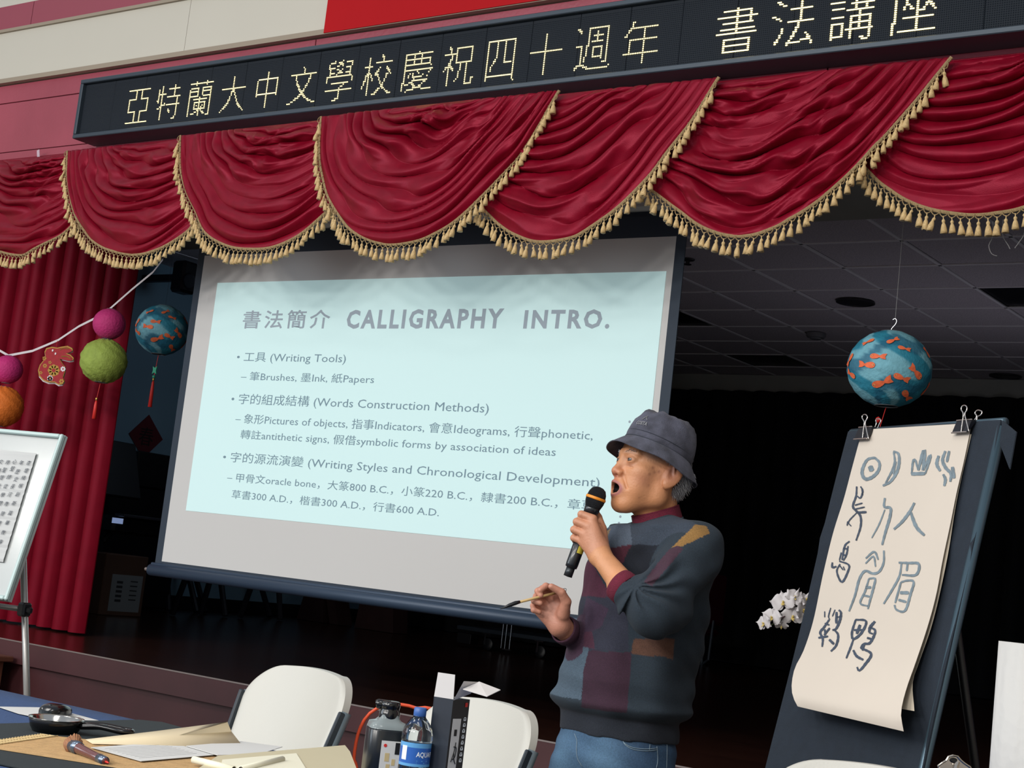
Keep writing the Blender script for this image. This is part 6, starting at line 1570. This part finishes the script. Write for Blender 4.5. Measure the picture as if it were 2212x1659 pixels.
# ---- sweater
cn0 = UPZ*.93+RGT*-.28+fb*.10; cn0 /= np.linalg.norm(cn0); cc0 = L(1417, 1120, 0)
CUFL = [L(1340, 1264, .185), L(1356, 1280, .195)]
def wr_arm(p):
    """folds gathered around the crook of the left elbow"""
    o = L(1372, 1262, .22); v = p-o; r = np.linalg.norm(v, axis=1); a = np.arctan2(v@UPZ, v@RGT)
    w = np.exp(-((r-.085)/.045)**2)*np.clip((np.linalg.norm(p-CUL, axis=1)-.045)/.03, 0, 1)*np.clip((v@FWD+.06)/.05, 0, 1); return w*.0068*np.sin(a*12+2.2*np.sin(r*38)+1.5*np.sin(a*3.0))
def sweater_sdf(p):
    d = loft(p, TOR, lb, fb, TOR[0][0]+.004, L(1335, 1592)[2])
    z = p[:, 2]
    sh = smin(rcone(p, NB-UPZ*.030, SHL, .062, .066), rcone(p, NB-UPZ*.064, SHR, .056, .060), .03)
    d = smin(d, sh, .045)
    d = smin(d, ell(p, L(1408, 1155, 0.02)-UPZ*.030, (.10, .085, .040)), .03)
    al = smin(rcone(p, SHL, ELL_, .070, .060), rcone(p, ELL_, CUL+(ELL_-CUL)*.12, .060, .0425), .03)
    al = smin(al, ell(p, L(1440, 1318, .20), (.062, .062, .055)), .035)
    dvl = (ELL_-CUL)/np.linalg.norm(ELL_-CUL); nr = np.linalg.norm(p-CUL, axis=1); al = np.where(nr < .11, smax(al, (CUL+dvl*.020-p)@dvl, .003), al)
    d = smin(d, al, .016)
    ar = smin(rcone(p, SHR, ELR, .058, .050), rcone(p, ELR, CUR+(ELR-CUR)*.05, .050, .037), .03)
    dvr = (ELR-CUR)/np.linalg.norm(ELR-CUR); nr = np.linalg.norm(p-CUR, axis=1); ar = np.where(nr < .10, smax(ar, (CUR+dvr*.006-p)@dvr, .003), ar)
    d = smin(d, ar, .014)
    # cloth folds
    u = (p-feet)@RGT; w = (p-feet)@fb
    fold = .0050*np.sin(38*u+16*z+3*np.sin(9*z))*np.exp(-((z-L(1335, 1440)[2])/.10)**2)
    fold += .0030*np.sin(60*(z+.45*u)+2*np.sin(20*u))*np.exp(-((u-(SHL-feet)@RGT)/.10)**2)
    fold += .0060*np.sin(34*(u+.28*z)+1.0)*np.exp(-((u+.02)/.07)**2)*np.exp(-((z-L(1335, 1390)[2])/.13)**2)
    zb = L(1335, 1541)[2]; band_ = 1/(1+np.exp((z-zb)/.003)); 
    d = d+band_*(.006+.0008*np.sin(u*900)*0)
    bulge = .012*np.exp(-((z-(zb+.022))/.020)**2)
    d = d-bulge*(1-band_)
    fold += .0022*np.sin(70*u+30*z+2*np.sin(13*z))*np.sin(50*z-20*w)
    # hem slopes a little; neck opening
    hc = NB-UPZ*.0; d = smax(d, -rcone(p, cc0-cn0*.08, cc0+cn0*.16, .0600, .0640), .006)
    d = smax(d, -rcone(p, WRL, CUL+(ELL_-CUL)*.25, .030, .036), .003)
    d = smax(d, -rcone(p, WRR, CUR+(ELR-CUR)*.3, .026, .031), .003)
    sho = np.exp(-((np.linalg.norm(p-L(1470, 1215, .16), axis=1))/.10)**2); q_ = (p-L(1470, 1215, .16)); fold += .0060*sho*np.sin(60*(q_@UPZ)-48*(q_@RGT)+1.5*np.sin(25*(q_@RGT)))
    return d-fold-wr_arm(p)
# pattern: knitted colour blocks laid out on the front (level right, height) plane
def RZ(u, v): q = L(u, v, .12)-feet; return (float(q@RGT), float(q[2]))
r1 = lambda Lp: [RZ(1100+u/3.687, 850+v/3.687) for u, v in Lp]
r2 = lambda Lp: [RZ(1080+u/3.614, 1200+v/3.614) for u, v in Lp]
def inpoly(X, Z, P):
    m = np.zeros(len(X), bool); n_ = len(P)
    for i in range(n_):
        x0, z0 = P[i]; x1, z1 = P[(i+1) % n_]; c_ = (z0 > Z) != (z1 > Z)
        m ^= c_ & (X < (x1-x0)*(Z-z0)/((z1-z0) if z1 != z0 else 1e-9)+x0)
    return m
PAT = [
 (r1([(840, 1040), (990, 1000), (1010, 1160), (985, 1205), (790, 1235), (815, 1120)]), (84, 96, 112)),
 (r1([(985, 1040), (1330, 960), (1500, 1050), (1330, 1220), (985, 1205)]), (56, 66, 80)),
 (r1([(740, 1140), (845, 1060), (815, 1130), (792, 1225), (760, 1180)]), (142, 116, 84)),
 (r1([(800, 1232), (985, 1200), (930, 1310), (905, 1390), (860, 1330)]), (78, 28, 46)),
 (r1([(983, 1200), (1210, 1212), (1330, 1220), (1090, 1520), (985, 1470), (905, 1385), (930, 1310)]), (20, 26, 38)),
 (r1([(1262, 1262), (1350, 1215), (1375, 1245), (1105, 1520), (1065, 1500)]), (70, 44, 60)),
 (r1([(600, 1340), (680, 1330), (760, 1500), (810, 1590), (800, 1650), (580, 1650)]), (84, 36, 58)),
 (r2([(600, 320), (880, 330), (1000, 430), (1000, 740), (715, 745), (540, 690), (600, 440)]), (46, 48, 64)),
 (r2([(700, 330), (860, 420), (800, 560), (690, 620), (640, 560)]), (62, 44, 66)),
 (r2([(560, 660), (640, 600), (730, 600), (745, 735), (560, 705)]), (76, 40, 60)),
 (r2([(650, 530), (645, 600), (570, 650), (590, 590)]), (150, 112, 68)),
 (r2([(400, 705), (705, 722), (660, 900), (636, 1130), (400, 1110)]), (80, 98, 114)),
 (r2([(700, 745), (1018, 752), (1008, 900), (975, 1215), (636, 1190), (655, 900)]), (60, 34, 52)),
 (r2([(1035, 650), (1345, 640), (1335, 808), (1260, 780), (1018, 768)]), (98, 66, 52))]
def swcol(V):
    X = (V-feet)@RGT; Z = V[:, 2]; n_ = len(V); C = np.tile(np.array(srgb((36, 47, 57))[:3]), (n_, 1))
    rs = .0005*np.sin(Z*700)
    axm = (ELL_-SHL); t = np.clip(((V-SHL)@axm)/(axm@axm), -1, 2)
    dist = np.linalg.norm(V-SHL-np.clip(t, 0, 1)[:, None]*axm, axis=1)
    def seg(p, a, b_): ba = b_-a; t_ = np.clip(((p-a)@ba)/(ba@ba), 0, 1); return np.linalg.norm(p-a-t_[:, None]*ba, axis=1)
    sleeveL = (np.minimum(seg(V, SHL+(ELL_-SHL)*.25, ELL_), seg(V, ELL_, CUL)) < .082) & ((V-L(1400, 1300, .0))@FWD > .10)
    sleeveR = (seg(V, ELR, CUR) < .062) & (X < RZ(1268, 1350)[0])
    for P, c in PAT:
        m = inpoly(X+rs, Z, P) & ~sleeveL & ~sleeveR; C[m] = srgb([x*.88 for x in c])[:3]
    m = inpoly(X+rs, Z, r1([(1270, 1230), (1470, 1045), (1560, 1060), (1575, 1115), (1460, 1170), (1350, 1218)])); C[m] = srgb((134, 100, 54))[:3]
    m = inpoly(X+rs, Z, r1([(1240, 1250), (1312, 1214), (1350, 1242), (1085, 1530), (1030, 1500)])); C[m] = srgb((62, 38, 52))[:3]
    zb = L(1335, 1541)[2]; m = (Z < zb) & ~sleeveR; C[m] = srgb((36, 41, 51))[:3]
    dvv = (ELL_-CUL)/np.linalg.norm(ELL_-CUL); m = (((V-CUL)@dvv) < -1) & (np.linalg.norm(V-CUL, axis=1) < .075) & (seg(V, CUL, ELL_) < .075) & sleeveL
    C[m] = srgb((112, 26, 52))[:3]
    m = sleeveR; C[m] = srgb((58, 36, 54))[:3]
    return C
msw = mat('knitted_wool', (46, 58, 68), .95, noise=(420, .28, 2), bump=(650, .5, .002), attr='col', sheen=.02)
lo, hi = np.minimum.reduce(_c)-.02, np.maximum.reduce(_c)+.02
lo[2] = L(1330, 1600)[2]-.03; hi[2] = L(1466, 1070)[2]+.02
V, Fq = nets(sweater_sdf, lo, hi, .0035); np_mesh('sweater', V, Fq, msw, man, swcol, 2)
def cuffring(name, c, ax, r0, r1, ln, m_):
    ax = ax/np.linalg.norm(ax); b = MB()
    b.lathe([(r0-.003, .001), (r0, -.001), (r0+.0015, .004), ((r0+r1)/2+.001, ln*.5), (r1, ln-.002), (r1-.002, ln)], c, ax, n=48, cap=False)
    b.lathe([(r0-.003, .001), (r1-.004, ln)], c, ax, n=48, cap=False); return b.build(name, m_, man, True, label='maroon turned back cuff')
cuffring('shirt_cuff', CUL+(ELL_-CUL)/np.linalg.norm(ELL_-CUL)*-.006, ELL_-CUL, .0405, .0435, .030, mat('maroon_knit', (104, 24, 48), .9, noise=(300, .2), bump=(500, .4)))
cuffring('shirt_cuff', CUR+(ELR-CUR)/np.linalg.norm(ELR-CUR)*-.014, ELR-CUR, .0350, .0375, .026, mat('plum_knit', (66, 34, 52), .9, noise=(300, .2), bump=(500, .4)))
# turtleneck collar of the shirt underneath
mco = mat('maroon_knit', (104, 24, 48), .9, noise=(300, .2), bump=(500, .4))
cn = UPZ*math.cos(.36)+hf*-math.sin(.36)*-1.0*0; cn = UPZ*.93+RGT*-.28+fb*.10; cn /= np.linalg.norm(cn)
cc = L(1415, 1107, 0); x_ = np.cross(cn, FWD); x_ /= np.linalg.norm(x_); y_ = np.cross(cn, x_)
G = []
for j in range(9):
    t = j/8; row = []
    for k in range(61):
        w = 2*PI*k/60; r = .0618+.003*(1-t)+.0016*math.sin(7*w+t*2); row.append(cc+cn*(-.062+.066*t)+x_*r*1.03*math.cos(w)+y_*r*1.0*math.sin(w))
    G.append(row)
G = np.array(G); b = MB().grid(G); b.grid((G+(cc-G)*.05)[:, ::-1]); b.tube(list(G[-1]*.975+cc*.025), .0022, n=6, caps=False); b.build('shirt_collar', mco, man, True)
G = np.array([[cc+cn*(-.050+.020*t)+x_*(.072-.006*t)*math.cos(w)+y_*(.070-.006*t)*math.sin(w) for w in np.linspace(0, 2*PI, 61)] for t in np.linspace(0, 1, 5)])
b = MB().grid(G); b.grid((G+(cc-G)*.05)[:, ::-1]); b.tube(list(G[-1]), .0028, n=6, caps=False); b.build('sweater_neckband', mat('neckband_wool', (52, 62, 76), .95, bump=(600, .4)), man, True)

# ---- jeans and shoes
HPL, HPR = L(1330, 1640, 0)+lb*.082, L(1330, 1640, 0)-lb*.082
def jeans_sdf(p):
    lv = [lev(1335, 1560, .150, .118), lev(1333, 1600, .158, .126), lev(1324, 1650, .166, .134), lev(1312, 1720, .168, .132)]
    d = loft(p, lv, lb, fb, L(1335, 1562)[2], L(1312, 1725)[2])
    for s in (-1, 1):
        h = L(1316, 1690, 0)+lb*s*.082; k = np.array([h[0]+fb[0]*.02, h[1]+fb[1]*.02, .42]); a = np.array([h[0]-fb[0]*.01, h[1]-fb[1]*.01, .07])
        leg_ = smin(rcone(p, h, k, .092, .072), rcone(p, k, a, .072, .060), .02); d = smin(d, leg_, .02)
    X = (p-feet)@RGT; z = p[:, 2]
    return d-.002*np.sin(45*z+20*X)*np.sin(22*X+9*z)-.0012*np.sin(120*z+40*X)
def jcol(V):
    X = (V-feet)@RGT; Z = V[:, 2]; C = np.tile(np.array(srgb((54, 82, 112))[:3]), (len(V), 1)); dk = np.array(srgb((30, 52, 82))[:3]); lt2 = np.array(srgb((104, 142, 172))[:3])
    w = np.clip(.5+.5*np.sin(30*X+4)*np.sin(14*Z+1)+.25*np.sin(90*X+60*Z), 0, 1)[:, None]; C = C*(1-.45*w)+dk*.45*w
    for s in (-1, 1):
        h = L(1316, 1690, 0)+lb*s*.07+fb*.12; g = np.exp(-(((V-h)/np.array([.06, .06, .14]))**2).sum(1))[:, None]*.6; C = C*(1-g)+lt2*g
    return C
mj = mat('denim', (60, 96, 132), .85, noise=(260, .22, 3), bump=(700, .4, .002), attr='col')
c0_ = L(1320, 1640); lo = np.array([c0_[0]-.27, c0_[1]-.27, .03]); hi = np.array([c0_[0]+.27, c0_[1]+.27, L(1335, 1555)[2]])
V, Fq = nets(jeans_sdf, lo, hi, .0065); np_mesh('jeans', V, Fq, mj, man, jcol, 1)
mst_ = mat('denim_stitch', (126, 146, 160), .8)
def onj(u, v):
    """point on the jeans surface seen at a pixel (marching the surface function)"""
    d0 = ray(u, v); t = 3.4
    p = CAM+d0*t
    for _ in range(60): p = CAM+d0*t; t += float(jeans_sdf(p[None])[0])*.8
    return p-d0*.0015
b = MB()
for Lp in ([(1345, 1600), (1352, 1608), (1368, 1615), (1395, 1618), (1420, 1616)], [(1347, 1604), (1354, 1612), (1369, 1619), (1395, 1622), (1420, 1620)], [(1241, 1585), (1246, 1600), (1245, 1620), (1248, 1640), (1258, 1656)], [(1419, 1612), (1421, 1640), (1418, 1659)], [(1404, 1608), (1403, 1620)], [(1440, 1588), (1441, 1620), (1440, 1659)]):
    b.tube([onj(*q) for q in [tuple(x) for x in crs(Lp, 12)]], .0009, n=5)
b.build('pocket_stitching', mst_, man, True)
for s in (-1, 1):
    h = L(1316, 1690, 0)+lb*s*.082; a = np.array([h[0], h[1], 0])
    def shoe(p, a=a):
        d = ell(p, a+fb*.055+np.array([0, 0, .045]), (.06, .15, .055), np.array([lb, fb, UPZ])); d = smin(d, rcone(p, a+(0, 0, .05), a+(0, 0, .09), .05, .05), .03)
        return smax(d, .003-p[:, 2], .004)
    V, Fq = nets(shoe, a-np.array([.26, .26, .01]), a+np.array([.26, .26, .16]), .008); np_mesh('shoe', V, Fq, mat('shoe_leather', (30, 26, 26), .4), man)

# ---- microphone
mt, mb2 = L(1296, 1052, .052), L(1226, 1246, .072); ma = (mt-mb2); Lm = float(np.linalg.norm(ma)); ma /= Lm
mic = thing('microphone', 'black handheld microphone with an orange ring held to the mouth', 'microphone', mb2)
q = lambda f: f*Lm
mgr = mat('mic_grille', (24, 28, 34), .5, .4, bump=(900, .8)); mor = mat('mic_ring_orange', (232, 142, 36), .45); mbd = mat('mic_body', (22, 26, 32), .28, coat=.3); msv = mat('mic_silver_band', (170, 172, 172), .3, .6)
MB().lathe([(.0, q(1.0)), (.010, q(.993)), (.018, q(.972)), (.0228, q(.93)), (.0245, q(.885))][::-1], mb2, ma, n=32).build('grille_top', mgr, mic, True)
MB().lathe([(.0255, q(.858)), (.0262, q(.862)), (.0262, q(.884)), (.0250, q(.888))], mb2, ma, n=32).build('orange_ring', mor, mic, True)
MB().lathe([(.0195, q(.765)), (.0215, q(.79)), (.0245, q(.83)), (.0250, q(.858))], mb2, ma, n=32).build('grille_base', mgr, mic, True)
MB().lathe([(.0165, q(.70)), (.0190, q(.705)), (.0200, q(.76)), (.0196, q(.766))], mb2, ma, n=32).build('collar', mbd, mic, True)
MB().lathe([(.0165, q(.62)), (.0172, q(.625)), (.0178, q(.70)), (.0165, q(.702))], mb2, ma, n=28).build('silver_band', msv, mic, True)
MB().lathe([(.0115, q(.10)), (.0150, q(.105)), (.0160, q(.14)), (.0165, q(.62))], mb2, ma, n=28).build('handle', mbd, mic, True)
MB().lathe([(.0, q(0)), (.0112, q(.004)), (.0112, q(.11))], mb2, ma, n=24).build('end_cap', mat('mic_cap', (52, 56, 60), .3, .5), mic, True)
sd_ = np.cross(ma, FWD); sd_ /= np.linalg.norm(sd_); fr_ = np.cross(sd_, ma); fr_ = fr_ if fr_@FWD > 0 else -fr_; sd_ = sd_ if sd_@RGT > 0 else -sd_
G = [[mb2+ma*q(f)+(sd_*math.sin(a)+fr_*math.cos(a))*.0168 for a in np.linspace(.0, 1.3, 9)] for f in (.27, .345)]
MB().grid(G).build('yellow_sticker', mat('sticker_yellow', (214, 198, 70), .5), mic, True)
# ---- brush in the right hand
br0, br1 = L(1120, 1301, .135), L(1204, 1280, .098)
bdv = (br1-br0); bl_ = float(np.linalg.norm(bdv)); bdv /= bl_
brs = thing('writing_brush', 'slim bamboo writing brush with black wet bristles in his raised hand', 'brush', br0)
MB().tube([br0, br0+bdv*bl_*.5, br1+bdv*.004], [.0034, .0036, .0036], n=12).build('handle', mat('bamboo_handle', (190, 158, 104), .45), brs, True)
MB().tube([br1+bdv*.004, br1+bdv*.012], [.003, .0012], n=8).build('end_knob', mbk, brs, True)
MB().tube(crs([br1+bdv*.010, br1+bdv*.016+UPZ*.006, br1+bdv*.024+UPZ*.004, br1+bdv*.024-UPZ*.003], 12), .0007, n=5).build('hanging_loop', mbk, brs)
tp = L(1080, 1316, .150)
MB().tube([br0+bdv*.004, br0-bdv*.008, (br0+tp)/2+UPZ*.001, tp], [.0038, .0052, .0046, .0006], n=12).build('bristles', mat('wet_bristles', (14, 16, 22), .35), brs, True)
